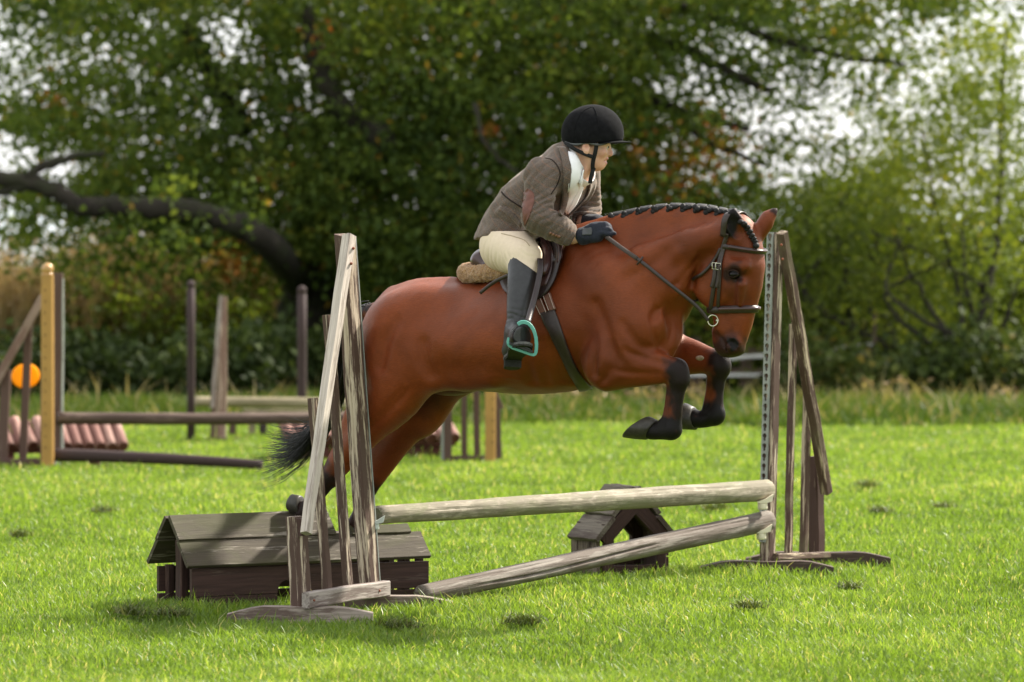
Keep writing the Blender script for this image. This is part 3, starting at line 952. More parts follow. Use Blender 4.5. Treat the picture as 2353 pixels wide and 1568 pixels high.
def from_map(rows, y0, d, depth, cell_h, per9, sprig=10, spread=.16, power=1.5, x0=0.0, cw=2353/30.0, seed=1, clump=0):
    """Leaf positions for a crown whose density over the frontage is given row by row."""
    g = np.random.default_rng(seed)
    out = []
    for ri, row in enumerate(rows):
        for ci, ch in enumerate(row):
            v = int(ch)
            if v == 0: continue
            m = per9*(v/9.0)**power/sprig*(1.35 if v == 9 else 1.2 if v == 8 else 1)
            k = int(m)+(1 if g.random() < m-int(m) else 0)
            if k == 0: continue
            if clump and v < 9:
                c = max(1, k//clump)
                ux, uy, w = g.random(c), g.random(c), g.integers(0, c, k)
                fx, fy = ux[w]+g.normal(0, .24, k), uy[w]+g.normal(0, .30, k)
            else:
                fx, fy = g.random(k), g.random(k)
            px = x0+(ci+fx)*cw
            py = y0+(ri+fy)*cell_h
            dd = d+(g.random(k)-.5)*2*depth*min(1, .35+v/12)
            cx = (px-CX)*dd/FD
            cz = CAMH+(HOR-py)*dd/FD
            C = np.stack([cx, dd, cz], -1)
            L = C[:, None, :]+g.normal(0, 1, (k, sprig, 3))*np.array([spread, spread, spread*.62])
            out.append(L.reshape(-1, 3))
    return np.concatenate(out)

bark = wood('bark', (.038, .032, .025), (.012, .010, .008), algae=(.030, .034, .016), algae_amt=.5, grain=.12, bstr=1.0)
bark.node_tree.nodes['Principled BSDF'].inputs['Roughness'].default_value = .95

def limb(path, r0, r1, d0=None, wig=.02, seg=10):
    """path: (px, py, depth) points, interpolated smoothly."""
    pts = [P(*p) for p in path]
    out = []
    n = len(pts)
    for i in range(n-1):
        p0, p1, p2, p3 = pts[max(i-1, 0)], pts[i], pts[i+1], pts[min(i+2, n-1)]
        for k in range(6):
            t = k/6
            q = .5*((2*p1)+(-p0+p2)*t+(2*p0-5*p1+4*p2-p3)*t*t+(-p0+3*p1-3*p2+p3)*t**3)
            out.append(q+Vector((random.uniform(-wig, wig), random.uniform(-wig, wig), random.uniform(-wig, wig))))
    out.append(pts[-1])
    m = len(out)
    rr = [(r0+(r1-r0)*(i/(m-1))**.8)*random.uniform(.84, 1.16) for i in range(m)]
    return out, rr

# ---- the great oak
DO = 47.0
oak = empty('oak_tree', gnd(705, DO))
tag(oak, 'huge spreading oak with a thick dark trunk and limbs reaching across the top', 'tree')
b = MB()
pts, rr = limb([(705, 1010, DO), (706, 900, DO), (708, 760, DO), (716, 620, DO), (735, 480, DO), (765, 380, DO)], .36, .27)
rr[0] = .46; rr[1] = .42
b.tube(pts, rr, 14)
tr = b.build('trunk', bark, oak, True)
limbs = [
    ([(690, 660, DO), (645, 592, DO-2.4), (605, 548, DO-3.1), (545, 515, DO-3.3), (470, 493, DO-3.4), (400, 480, DO-3.5), (330, 480, DO-3.6), (250, 472, DO-3.6), (185, 476, DO-3.7), (130, 440, DO-3.7), (60, 418, DO-3.7), (-60, 410, DO-3.7)], .150, .075),
    ([(110, 430, DO-3.7), (70, 400, DO-3.7), (150, 365, DO-3.7), (240, 350, DO-3.6)], .07, .03),
    ([(-20, 452, DO-3.7), (60, 425, DO-3.7), (110, 430, DO-3.7)], .04, .06),
    ([(790, 400, DO), (880, 330, DO-2), (830, 285, DO-2.0), (770, 230, DO-2.2), (725, 120, DO-2.3), (700, 20, DO-2.4)], .19, .07),
    ([(830, 290, DO-.6), (760, 270, DO-.9), (640, 330, DO-1.2), (560, 360, DO-1.4)], .13, .06),
    ([(560, 300, DO), (520, 230, DO-.5), (480, 160, DO-.8), (420, 60, DO-1)], .15, .08),
    ([(790, 360, DO), (930, 330, DO), (1040, 250, DO+.3), (1180, 140, DO+.3), (1290, 40, DO)], .22, .1),
    ([(1180, 30, DO-.4), (1330, 25, DO-.6), (1420, 70, DO-.9), (1560, 110, DO-1.2), (1660, 160, DO-1.4), (1780, 215, DO-1.6)], .12, .035),
    ([(1040, 250, DO+.3), (1240, 190, DO), (1420, 205, DO-.6), (1540, 250, DO-1), (1620, 270, DO-1.2), (1720, 300, DO-1.4)], .13, .03),
    ([(1540, 250, DO-1), (1600, 310, DO-1.1), (1660, 340, DO-1.2), (1760, 380, DO-1.3)], .05, .02),
    ([(1280, 30, DO-.5), (1500, 10, DO-1), (1700, 60, DO-1.4), (1880, 120, DO-1.6), (2080, 150, DO-1.8)], .08, .02),
    ([(1700, 60, DO-1.4), (1780, 90, DO-1.4), (1960, 90, DO-1.8)], .04, .015),
    ([(300, 480, DO-1.3), (390, 500, DO-1.6), (470, 545, DO-2), (440, 590, DO-2)], .05, .02),
    ([(1090, 240, DO-3), (1110, 320, DO-3.2), (1150, 365, DO-3.2), (1190, 400, DO-3.2)], .03, .012),
]
for (pa, r0, r1) in limbs:
    b = MB()
    pts, rr = limb(pa, r0, r1)
    b.tube(pts, rr, 10)
    b.build('limb', bark, oak, True)
oakmap = [
 "777788999999999999999999888776",
 "777788999999999999999999888776",
 "677788999999999999999999887776",
 "566678889999999999987767667530",
 "345541138999999999977656565430",
 "354566377889999999985534444420",
 "534565788799999999984434343220",
 "755556637789999999985343232330",
 "777656558899999999986333223300",
 "766667889999999999986522322200",
 "216777899999999999987533443000",
 "627899999999999999987665560000",
 "559999999999999999986456600000",
 "544889999999999999963015500000",
 "334567999999999999950045000000",
 "222334434599999999941155000000",
 "000001222249999999966653000000",
 "000000010026899999988620000000",
 "000000000014799999988400000000",
 "000000000013699999988300000000",
]
oak_leaf = leafmat('oak_leaf', [(0, (.034, .058, .016)), (.3, (.074, .116, .026)), (.62, (.125, .175, .034)), (.84, (.195, .23, .040)), (.93, (.25, .22, .035)), (.975, (.36, .16, .04)), (1, (.40, .10, .028))], trans=.52, rough=.6, spec=.12)
oakmap = [''.join(str(min(9, int(c)+(1 if (3 <= int(c) <= 7 and (i < 14 or 17 < i < 27)) else 0)+(1 if (4 <= int(c) <= 6 and i < 12) else 0))) for i, c in enumerate(r)) for r in oakmap]
C = from_map(oakmap, -147, DO-.3, 2.3, 49.0, 310, sprig=24, spread=.165, power=1.5, seed=11, clump=7)
# carry the crown on beyond the picture, above and to both sides
g = np.random.default_rng(5)
k = 3000
ex = np.stack([g.uniform(-11, 6.5, k), g.uniform(DO-5, DO+4.5, k), 5.1+g.random(k)**1.3*3.6], -1)
ex = ex[(ex[:, 2]-4.7) < 5.2*(1-((ex[:, 0]+2.5)/9.5)**2)]
L = (ex[:, None, :]+g.normal(0, .22, (len(ex), 18, 3))).reshape(-1, 3)
C = np.concatenate([C, L])
tw = []
for (px, py) in ((560, 475), (430, 440), (395, 530), (260, 530), (340, 555), (470, 550)):
    q = P(px+random.uniform(-15, 15), py, DO-4.2)
    for j in range(3):
        tw.append((q.x+random.uniform(-.2, .2), q.y+random.uniform(-.2, .2), q.z+random.uniform(-.15, .15)))
L = (np.array(tw)[:, None, :]+g.normal(0, .11, (len(tw), 18, 3))).reshape(-1, 3)
C = np.concatenate([C, L])
# colour varies by bough
pn = np.sin(C[:, 0]*1.7+C[:, 2]*1.1)*np.cos(C[:, 2]*2.3-C[:, 0]*.8+C[:, 1]*.9)
hot = np.zeros(len(C))
for (px, py, rr_, s) in ((1570, 390, .28, .7), (1690, 320, .25, .5), (1135, 300, .10, .9), (1115, 310, .08, .8), (545, 600, .16, 1), (525, 620, .12, .8), (130, 232, .10, .7), (650, 440, .14, .4), (1450, 370, .2, .35), (580, 585, .12, .6), (1640, 350, .2, .5), (735, 105, .14, .4)):
    q = P(px, py, DO-1)
    hot += s*np.exp(-((C[:, 0]-q.x)**2+(C[:, 2]-q.z)**2)/(rr_*rr_))
right = np.clip((C[:, 0]-.6)/3.0, 0, 1)
tone = np.repeat(g.normal(0, .15, len(C)//24+1), 24)[:len(C)]
rnd = np.clip(.44+.15*pn+.10*right+tone+g.normal(0, .10, len(C)), 0, .90)
rnd = np.where(g.random(len(C)) < .015, .95, rnd)
rnd = np.where(g.random(len(C)) < hot*.8, g.uniform(.93, 1, len(C)), rnd)
leaf_quads(C, .082, rnd, 'crown', oak_leaf, oak, None, None, 'stuff', aspect=.62)

# ---- yellowing willows and sallows on the right
shrub_leaf = leafmat('sallow_leaf', [(0, (.050, .072, .012)), (.4, (.105, .145, .020)), (.7, (.19, .225, .028)), (.9, (.26, .27, .035)), (1, (.34, .29, .06))], trans=.44, rough=.6, spec=.14)
def shrub(name, label, cat, rows, x0, y0, d, depth, per9, seed, mat, size, stems, base, mean=.45, group='bushes and small trees along the right of the field', cell=49.0, cw=2353/30.0, bark_r=.05, aspect=.5):
    s = empty(name, gnd(base, d))
    tag(s, label, cat, group)
    C = from_map(rows, y0, d, depth, cell, per9, sprig=9, spread=.14, power=1.4, x0=x0, cw=cw, seed=seed, clump=8)
    g = np.random.default_rng(seed+50)
    pn = np.sin(C[:, 0]*2.3+C[:, 2]*1.3+seed)*np.cos(C[:, 2]*2.1-C[:, 0])
    tone = np.repeat(g.normal(0, .13, len(C)//9+1), 9)[:len(C)]
    rnd = np.clip(mean+.16*pn+tone+g.normal(0, .10, len(C)), 0, 1)
    leaf_quads(C, size, rnd, 'crown', mat, s, None, None, 'stuff', aspect=aspect)
    g2 = random.Random(seed)
    stems = list(stems)+[[(base+g2.uniform(-60, 60), 990), (base+g2.uniform(-110, 110), 820), (base+g2.uniform(-190, 190), 660), (base+g2.uniform(-260, 260), 480+g2.uniform(-80, 80))] for _ in range(5 if len(stems) > 2 else 0)]
    for i, pa in enumerate(stems):
        b = MB()
        pts, rr = limb([(x, y, d-.9+(random.uniform(-.5, .5) if j else 0)) for j, (x, y) in enumerate(pa)], bark_r*random.uniform(.7, 1.2), bark_r*.2, wig=.025)
        b.tube(pts, rr, 7)
        b.build('stem', bark, s, True)
    return s
shrub('sallow_tree', 'tall yellowing tree at the right edge, reaching above the picture', 'tree',
  ["0000045", "0000158", "0000378", "0002588", "0014788", "0036888", "0157888", "0377788", "1577888", "2677888", "3678888", "2567788", "1456777", "1345666", "0234555", "0133444", "0122333"],
  1804, 40, 43.8, 1.6, 240, 21, shrub_leaf, .070,
  [[(2210, 990), (2215, 800), (2190, 620), (2150, 470), (2120, 300)], [(2215, 990), (2250, 750), (2290, 560), (2300, 300), (2310, 60)], [(2205, 990), (2170, 780), (2100, 640), (2060, 540)], [(2230, 990), (2300, 780), (2340, 640)]], 2215, .44)
shrub('sallow_tree', 'green leafy tree behind the far wing, lower than the yellowing tree at the edge', 'tree',
  ["0001100", "0014310", "1356420", "3677653", "4788765", "5788876", "6788886", "6788877", "5677776", "4566665", "3455555", "3444444", "2344433"],
  1660, 335, 44.8, 1.5, 230, 33, shrub_leaf, .070,
  [[(1960, 990), (1955, 800), (1945, 640), (1900, 480)], [(1965, 990), (1990, 780), (2010, 600), (2040, 430)], [(1955, 990), (1900, 800), (1850, 680), (1800, 560)], [(1970, 990), (2030, 800), (2060, 660)]], 1960, .30)
shrub('sallow_bush', 'dark green bush under the low oak boughs above the horse neck', 'bush',
  ["0011100", "2455543", "5777765", "6777776", "6766666", "5665565", "4555555", "3444444"],
  1400, 420, 46.5, 1.2, 230, 41, oak_leaf, .080,
  [[(1640, 990), (1630, 800), (1600, 600)], [(1650, 990), (1700, 780), (1720, 600)]], 1640, .45)
shrub('sallow_bush', 'small pale green bush in the gap of sky behind the rider', 'bush',
  ["0012100", "0135310", "1466641", "4677764", "6777776", "6777776"],
  1330, 440, 52.0, 1.0, 120, 43, shrub_leaf, .10,
  [[(1420, 990), (1420, 800), (1410, 600)]], 1420, .5, cw=30.0)

# dense undergrowth
bramble_leaf = leafmat('bramble_leaf', [(0, (.018, .030, .009)), (.5, (.042, .064, .016)), (.85, (.085, .11, .024)), (1, (.17, .14, .04))], trans=.25, rough=.6, spec=.12)
def thicket(name, label, x0, x1, ytop, ybase, d, depth, n, size, mat, seed, mean=.4, sp=.10, jag=22, group='bramble thickets behind the field'):
    g = np.random.default_rng(seed)
    k = n//9
    px = g.uniform(x0, x1, k)
    top = ytop+jag*np.sin(px*.013+seed)+jag*.6*np.sin(px*.041+seed*2)
    py = top+(ybase-top)*g.random(k)**.85
    dd = d+g.uniform(-1, 1, k)*depth
    C = np.stack([(px-CX)*dd/FD, dd, CAMH+(HOR-py)*dd/FD], -1)
    C = (C[:, None, :]+g.normal(0, sp, (k, 9, 3))).reshape(-1, 3)
    C[:, 2] = np.maximum(C[:, 2], .0)
    pn = np.sin(C[:, 0]*3.1+C[:, 2]*2.3+seed)*np.cos(C[:, 2]*3.1-C[:, 0]*1.3)
    rnd = np.clip(mean+.2*pn+g.normal(0, .17, len(C)), 0, 1)
    o = leaf_quads(C, size, rnd, name, mat, None, label, 'brambles', None, aspect=.7)
    o['group'] = group
    return o
thicket('bramble_thicket', 'dark green bramble bank behind the left jump, below the tan thicket', -250, 640, 795, 990, 42.5, .9, 16000, .10, bramble_leaf, 3, .38)
thicket('bramble_thicket', 'dark bramble bank round the foot of the oak trunk', 600, 1160, 790, 985, 43.6, .8, 9000, .10, bramble_leaf, 8, .38)
thicket('bramble_thicket', 'bramble bank with tan stalks right of the far wing', 1790, 2600, 800, 975, 42.6, .8, 13000, .09, bramble_leaf, 13, .55, jag=30)
thicket('bramble_thicket', 'shadowy undergrowth behind the paddock fence and the far wing', 1080, 1990, 660, 965, 47.0, .8, 19000, .09, bramble_leaf, 17, .55, jag=35)
thicket('hedge', 'deep green hedge behind the rider, below the oak crown', 760, 1460, 540, 960, 52.5, .9, 22000, .10, oak_leaf, 19, .42, sp=.14, jag=20)['category'] = 'hedge'
thicket('hedge', 'tall hedge behind the yellowing trees at the right', 1800, 2700, 470, 960, 48.0, .8, 26000, .09, shrub_leaf, 23, .34, sp=.15, jag=60)['category'] = 'hedge'

# tan dead stalks, left and a little on the right
tan = leafmat('dead_stalk', [(0, (.16, .11, .055)), (.5, (.34, .24, .135)), (.85, (.48, .36, .22)), (1, (.28, .26, .07))], trans=.25, spec=.15)
def stalks(name, label, x0, x1, ytop, ybase, d, depth, n, seed, hvar=.35, lean=.18, wd=.018):
    g = np.random.default_rng(seed)
    px = g.uniform(x0, x1, n)
    dd = d+g.uniform(-1, 1, n)*depth
    top = ytop+25*np.sin(px*.017+seed)
    h = (ybase-top)*dd/FD*(1-hvar*g.random(n))
    x = (px-CX)*dd/FD
    V, F, Cc = blades(x, dd, np.full(n, -.02), h, wd*(.5+g.random(n)), g.uniform(0, lean, n), g.uniform(0, .25, n), np.clip(g.normal(.5, .22, n), 0, .95))
    # seed heads and dead leaves near the tops
    k = n*2
    i = g.integers(0, n, k)
    t = .45+.6*g.random(k)
    Cl = np.stack([x[i]+g.normal(0, .07, k), dd[i], h[i]*t], -1)
    V2, F2, C2 = [], [], []
    o = mesh_obj(name, V, F, tan, attrs={'rnd': Cc})
    tag(o, label, 'dead stalks', 'stands of dead stalks', 'stuff')
    l = leaf_quads(Cl, .085, np.clip(g.normal(.55, .25, k), 0, 1), 'dead_leaf', tan, o, None, None, 'stuff', aspect=.45)
    return o
stalks('dead_stalks', 'stand of tan dead stalks under the long oak limb at the left', 150, 690, 585, 990, 51.6, .8, 2600, 31)
stalks('dead_stalks', 'olive and tan stalks at the left edge behind the yellow post', -260, 220, 630, 990, 51.0, .7, 1800, 37)
stalks('dead_stalks', 'pale dry stalks standing in front of the brambles right of the far wing', 1900, 2560, 915, 985, 41.2, .5, 45, 39, hvar=.6, wd=.014)
stalks('dead_stalks', 'pale dry stalks below the paddock fence', 1180, 1660, 925, 985, 41.5, .5, 90, 47, hvar=.6, wd=.014)

thicket('bramble_thicket', 'olive leafy growth mixed with the tan stalks under the long limb', 120, 700, 620, 900, 51.0, .9, 7000, .085, shrub_leaf, 53, .22, jag=40)
# far hill and woods seen through the gaps
def far_land():
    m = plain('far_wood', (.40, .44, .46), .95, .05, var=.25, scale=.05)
    V, F = [], []
    xs = np.linspace(-420, 420, 90)
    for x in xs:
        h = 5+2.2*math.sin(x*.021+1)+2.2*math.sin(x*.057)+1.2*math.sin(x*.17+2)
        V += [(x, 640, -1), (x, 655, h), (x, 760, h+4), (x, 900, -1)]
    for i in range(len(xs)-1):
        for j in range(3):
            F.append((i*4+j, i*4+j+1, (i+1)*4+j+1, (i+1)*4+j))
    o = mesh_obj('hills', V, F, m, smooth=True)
    tag(o, 'hazy blue grey wooded hills on the horizon', None, kind='structure')
far_land()
# ------------------------------------------------------------------ smooth solids
class Field:
    """Signed distance on a grid; shapes are blended in, then skinned as one continuous surface."""
    def __init__(self, lo, hi, h):
        self.lo, self.h = np.array(lo, float), h
        self.n = np.ceil((np.array(hi)-self.lo)/h).astype(int)+1
        self.A = np.full(self.n, 1.0, np.float32)
    def sub(self, lo, hi):
        i0 = np.maximum(np.floor((np.array(lo)-self.lo)/self.h).astype(int), 0)
        i1 = np.minimum(np.ceil((np.array(hi)-self.lo)/self.h).astype(int)+1, self.n)
        sl = tuple(slice(a, max(b, a)) for a, b in zip(i0, i1))
        g = [(np.arange(s.start, s.stop)*self.h+l).astype(np.float32) for s, l in zip(sl, self.lo)]
        return sl, np.meshgrid(*g, indexing='ij', sparse=True)
    def put(self, sl, d, k, op):
        a = self.A[sl]
        if op == 'add':
            m = np.minimum(a, d)
            if k > 0:
                t = np.maximum(k-np.abs(a-d), 0)/k
                m = m-t*t*k*.25
        elif op == 'cut':
            m = np.maximum(a, -d)
            if k > 0:
                t = np.maximum(k-np.abs(a+d), 0)/k
                m = m+t*t*k*.25
        else:
            m = np.maximum(a, d)
        self.A[sl] = m
    def chain(self, pts, rad, k=.03, sq=1.0, axis=(0, 1, 0), op='add', sub=6):
        """Rounded, tapering limb through points; sq < 1 flattens it along axis."""
        pts = [np.array(p, float) for p in pts]
        n = len(pts)
        sqs = sq if hasattr(sq, '__len__') else [sq]*n
        Q, R, S = [], [], []
        if n == 2: sub = 1
        for i in range(n-1):
            p0, p1, p2, p3 = pts[max(i-1, 0)], pts[i], pts[i+1], pts[min(i+2, n-1)]
            for j in range(sub):
                t = j/sub
                Q.append(.5*((2*p1)+(-p0+p2)*t+(2*p0-5*p1+4*p2-p3)*t*t+(-p0+3*p1-3*p2+p3)*t**3) if n > 2 else p1)
                R.append(rad[i]+(rad[i+1]-rad[i])*t); S.append(sqs[i]+(sqs[i+1]-sqs[i])*t)
        Q.append(pts[-1]); R.append(rad[-1]); S.append(sqs[-1])
        mr = max(R)+k+3*self.h
        lo = np.min(Q, 0)-mr; hi = np.max(Q, 0)+mr
        sl, (X, Y, Z) = self.sub(lo, hi)
        ax = np.array(axis, float); ax /= np.linalg.norm(ax)
        D = None
        for a, b, ra, rb, sa, sb in zip(Q[:-1], Q[1:], R[:-1], R[1:], S[:-1], S[1:]):
            ba = b-a
            bb = float(ba@ba)+1e-12
            x, y, z = X-a[0], Y-a[1], Z-a[2]
            t = np.clip((x*ba[0]+y*ba[1]+z*ba[2])/bb, 0, 1)
            x, y, z = x-t*ba[0], y-t*ba[1], z-t*ba[2]
            r = ra+(rb-ra)*t
            s = sa+(sb-sa)*t
            if sa != 1 or sb != 1:
                w = x*ax[0]+y*ax[1]+z*ax[2]
                l2 = x*x+y*y+z*z-w*w+(w/s)**2
                d = (np.sqrt(np.maximum(l2, 0))-r)*np.minimum(1, s)**.5
            else:
                d = np.sqrt(x*x+y*y+z*z)-r
            D = d if D is None else np.minimum(D, d)
        self.put(sl, D.astype(np.float32), k, op)
        return self
    def ell(self, c, r, k=.03, R=None, op='add'):
        """Ellipsoid; R columns are its axes."""
        c = np.array(c, float); r = np.array(r, float)
        R = np.eye(3) if R is None else np.array(R, float)
        ext = np.sqrt(((R*r)**2).sum(1))+k+3*self.h
        sl, (X, Y, Z) = self.sub(c-ext, c+ext)
        x, y, z = X-c[0], Y-c[1], Z-c[2]
        u = [(x*R[0, i]+y*R[1, i]+z*R[2, i]) for i in range(3)]
        k0 = np.sqrt((u[0]/r[0])**2+(u[1]/r[1])**2+(u[2]/r[2])**2)
        k1 = np.sqrt((u[0]/r[0]**2)**2+(u[1]/r[1]**2)**2+(u[2]/r[2]**2)**2)+1e-9
        d = k0*(k0-1)/k1
        self.put(sl, d.astype(np.float32), k, op)
        return self
    def box(self, c, hs, rnd=.01, k=.0, R=None, op='add'):
        c = np.array(c, float); hs = np.array(hs, float)
        R = np.eye(3) if R is None else np.array(R, float)
        ext = (np.abs(R)*hs).sum(1)+k+3*self.h
        sl, (X, Y, Z) = self.sub(c-ext, c+ext)
        x, y, z = X-c[0], Y-c[1], Z-c[2]
        u = [np.abs(x*R[0, i]+y*R[1, i]+z*R[2, i])-(hs[i]-rnd) for i in range(3)]
        d = np.sqrt(sum(np.maximum(v, 0)**2 for v in u))+np.minimum(np.maximum(np.maximum(u[0], u[1]), u[2]), 0)-rnd
        self.put(sl, d.astype(np.float32), k, op)
        return self
    def half(self, p, nrm, k=.0):
        """Cut away everything on the side nrm points to."""
        nrm = np.array(nrm, float); nrm /= np.linalg.norm(nrm)
        sl, (X, Y, Z) = self.sub(self.lo, self.lo+self.n*self.h)
        d = (X-p[0])*nrm[0]+(Y-p[1])*nrm[1]+(Z-p[2])*nrm[2]
        self.A = np.maximum(self.A, d.astype(np.float32))
        return self
    def hit(self, px, py):
        """First point of the solid met on the line of sight through px, py."""
        c = np.array(CAML); d = np.array(H(px, py, 0))-c
        L = np.linalg.norm(d); d /= L
        t = np.arange(L-.8, L+.8, .002)
        q = c+d*t[:, None]
        i = np.round((q-self.lo)/self.h).astype(int)
        ok = ((i >= 0) & (i < self.n)).all(1)
        v = np.full(len(t), 1.0)
        v[ok] = self.A[i[ok, 0], i[ok, 1], i[ok, 2]]
        k = np.argmax(v < 0)
        return q[k] if v[k] < 0 else np.array(H(px, py, .05))
    def mesh(self, smooth=2):
        A = self.A
        A[0], A[-1] = 1, 1
        A[:, 0], A[:, -1] = 1, 1
        A[:, :, 0], A[:, :, -1] = 1, 1
        mn = A[:-1]; mn = np.minimum(mn, A[1:]); mn = np.minimum(mn[:, :-1], mn[:, 1:]); mn = np.minimum(mn[:, :, :-1], mn[:, :, 1:])
        mx = np.maximum(A[:-1], A[1:]); mx = np.maximum(mx[:, :-1], mx[:, 1:]); mx = np.maximum(mx[:, :, :-1], mx[:, :, 1:])
        act = (mn < 0) & (mx >= 0)
        idx = np.argwhere(act)
        vid = np.full(act.shape, -1, np.int32)
        vid[act] = np.arange(len(idx))
        cor = [(i, j, k) for i in (0, 1) for j in (0, 1) for k in (0, 1)]
        val = np.stack([A[idx[:, 0]+c[0], idx[:, 1]+c[1], idx[:, 2]+c[2]] for c in cor], 1)
        acc = np.zeros((len(idx), 3)); cnt = np.zeros(len(idx))
        ca = np.array(cor, float)
        for a in range(8):
            for b in range(a+1, 8):
                if sum(abs(np.array(cor[a])-np.array(cor[b]))) != 1: continue
                va, vb = val[:, a], val[:, b]
                m = (va < 0) != (vb < 0)
                t = va[m]/(va[m]-vb[m])
                acc[m] += ca[a]+(ca[b]-ca[a])*t[:, None]
                cnt[m] += 1
        V = (idx+acc/cnt[:, None])*self.h+self.lo
        quads = []
        for ax in range(3):
            s0 = [slice(None)]*3; s1 = [slice(None)]*3
            s0[ax] = slice(0, -1); s1[ax] = slice(1, None)
            a0, a1 = A[tuple(s0)], A[tuple(s1)]
            e = np.argwhere((a0 < 0) != (a1 < 0))
            neg = a0[e[:, 0], e[:, 1], e[:, 2]] < 0
            o1, o2 = [(1, 2), (2, 0), (0, 1)][ax]
            q = []
            for (d1, d2) in ((1, 1), (0, 1), (0, 0), (1, 0)):
                c = e.copy(); c[:, o1] -= d1; c[:, o2] -= d2
                q.append(vid[c[:, 0], c[:, 1], c[:, 2]])
            q = np.stack(q, 1)
            q[~neg] = q[~neg][:, ::-1]
            quads.append(q)
        F = np.concatenate(quads)
        F = F[(F >= 0).all(1)]
        # gentle smoothing along edges
        E = np.concatenate([F[:, [0, 1]], F[:, [1, 2]], F[:, [2, 3]], F[:, [3, 0]]])
        E = np.concatenate([E, E[:, ::-1]])
        for s in range(smooth):
            S = np.zeros_like(V); c = np.bincount(E[:, 0], minlength=len(V))
            for ax in range(3): S[:, ax] = np.bincount(E[:, 0], weights=V[E[:, 1], ax], minlength=len(V))
            L = S/np.maximum(c, 1)[:, None]-V
            V = V+L*(.55 if s % 2 == 0 else -.45)
        return V, F

def keep_biggest(V, F):
    """Drop stray islands."""
    lab = np.arange(len(V))
    while True:
        m = lab[F].min(1)
        new = lab.copy()
        for j in range(4): np.minimum.at(new, F[:, j], m)
        new = new[new]
        if (new == lab).all(): break
        lab = new
    u, c = np.unique(lab, return_counts=True)
    big = u[c.argmax()]
    kv = lab == big
    mp = np.cumsum(kv)-1
    return V[kv], mp[F[kv[F[:, 0]]]]

def fbm(V, s, seed=0.0):
    """Cheap smooth noise for numpy points, about -1..1."""
    x, y, z = V[:, 0]*s+seed, V[:, 1]*s+seed*1.7, V[:, 2]*s-seed*.6
    a = np.sin(x+1.7*np.sin(y*.8+z*.5))*np.cos(y+1.3*np.sin(z*.9))*np.sin(z+1.1*np.sin(x*.7))
    b = np.sin(2.3*x+np.cos(1.9*z))*np.sin(2.1*y+1.3+np.sin(2.2*x))*np.cos(1.8*z+.4)
    return a*1.1+b*.6

# ------------------------------------------------------------------ horse frame: x forward, y to its left, z up
TH = math.radians(33)
OD = 17.95
HO = Vector((0, OD, 0))
hf = Vector((math.cos(TH), -math.sin(TH), 0))
hr = Vector((-math.sin(TH), -math.cos(TH), 0))     # its right side, turned to the camera
PXM = FD/OD

def toL(w):
    q = Vector(w)-HO
    return np.array((q.dot(hf), -q.dot(hr), q.z))
def toW(l):
    return HO+hf*l[0]-hr*l[1]+Vector((0, 0, l[2]))
def H(px, py, r=0.0):
    """Local point seen at px, py that lies r metres to the right of the horse's middle plane."""
    C, D = ray(px, py)
    t = (r-(C-HO).dot(hr))/D.dot(hr)
    return toL(C+D*t)
def W(px, py, d):
    return toL(P(px, py, d))
def rp(px): return px/PXM
CAML = toL((0, 0, CAMH))
# ------------------------------------------------------------------ the horse
horse = empty('horse', HO, -TH)
tag(horse, 'bay horse in mid jump with folded forelegs, plaited black mane and black lower legs', 'horse')

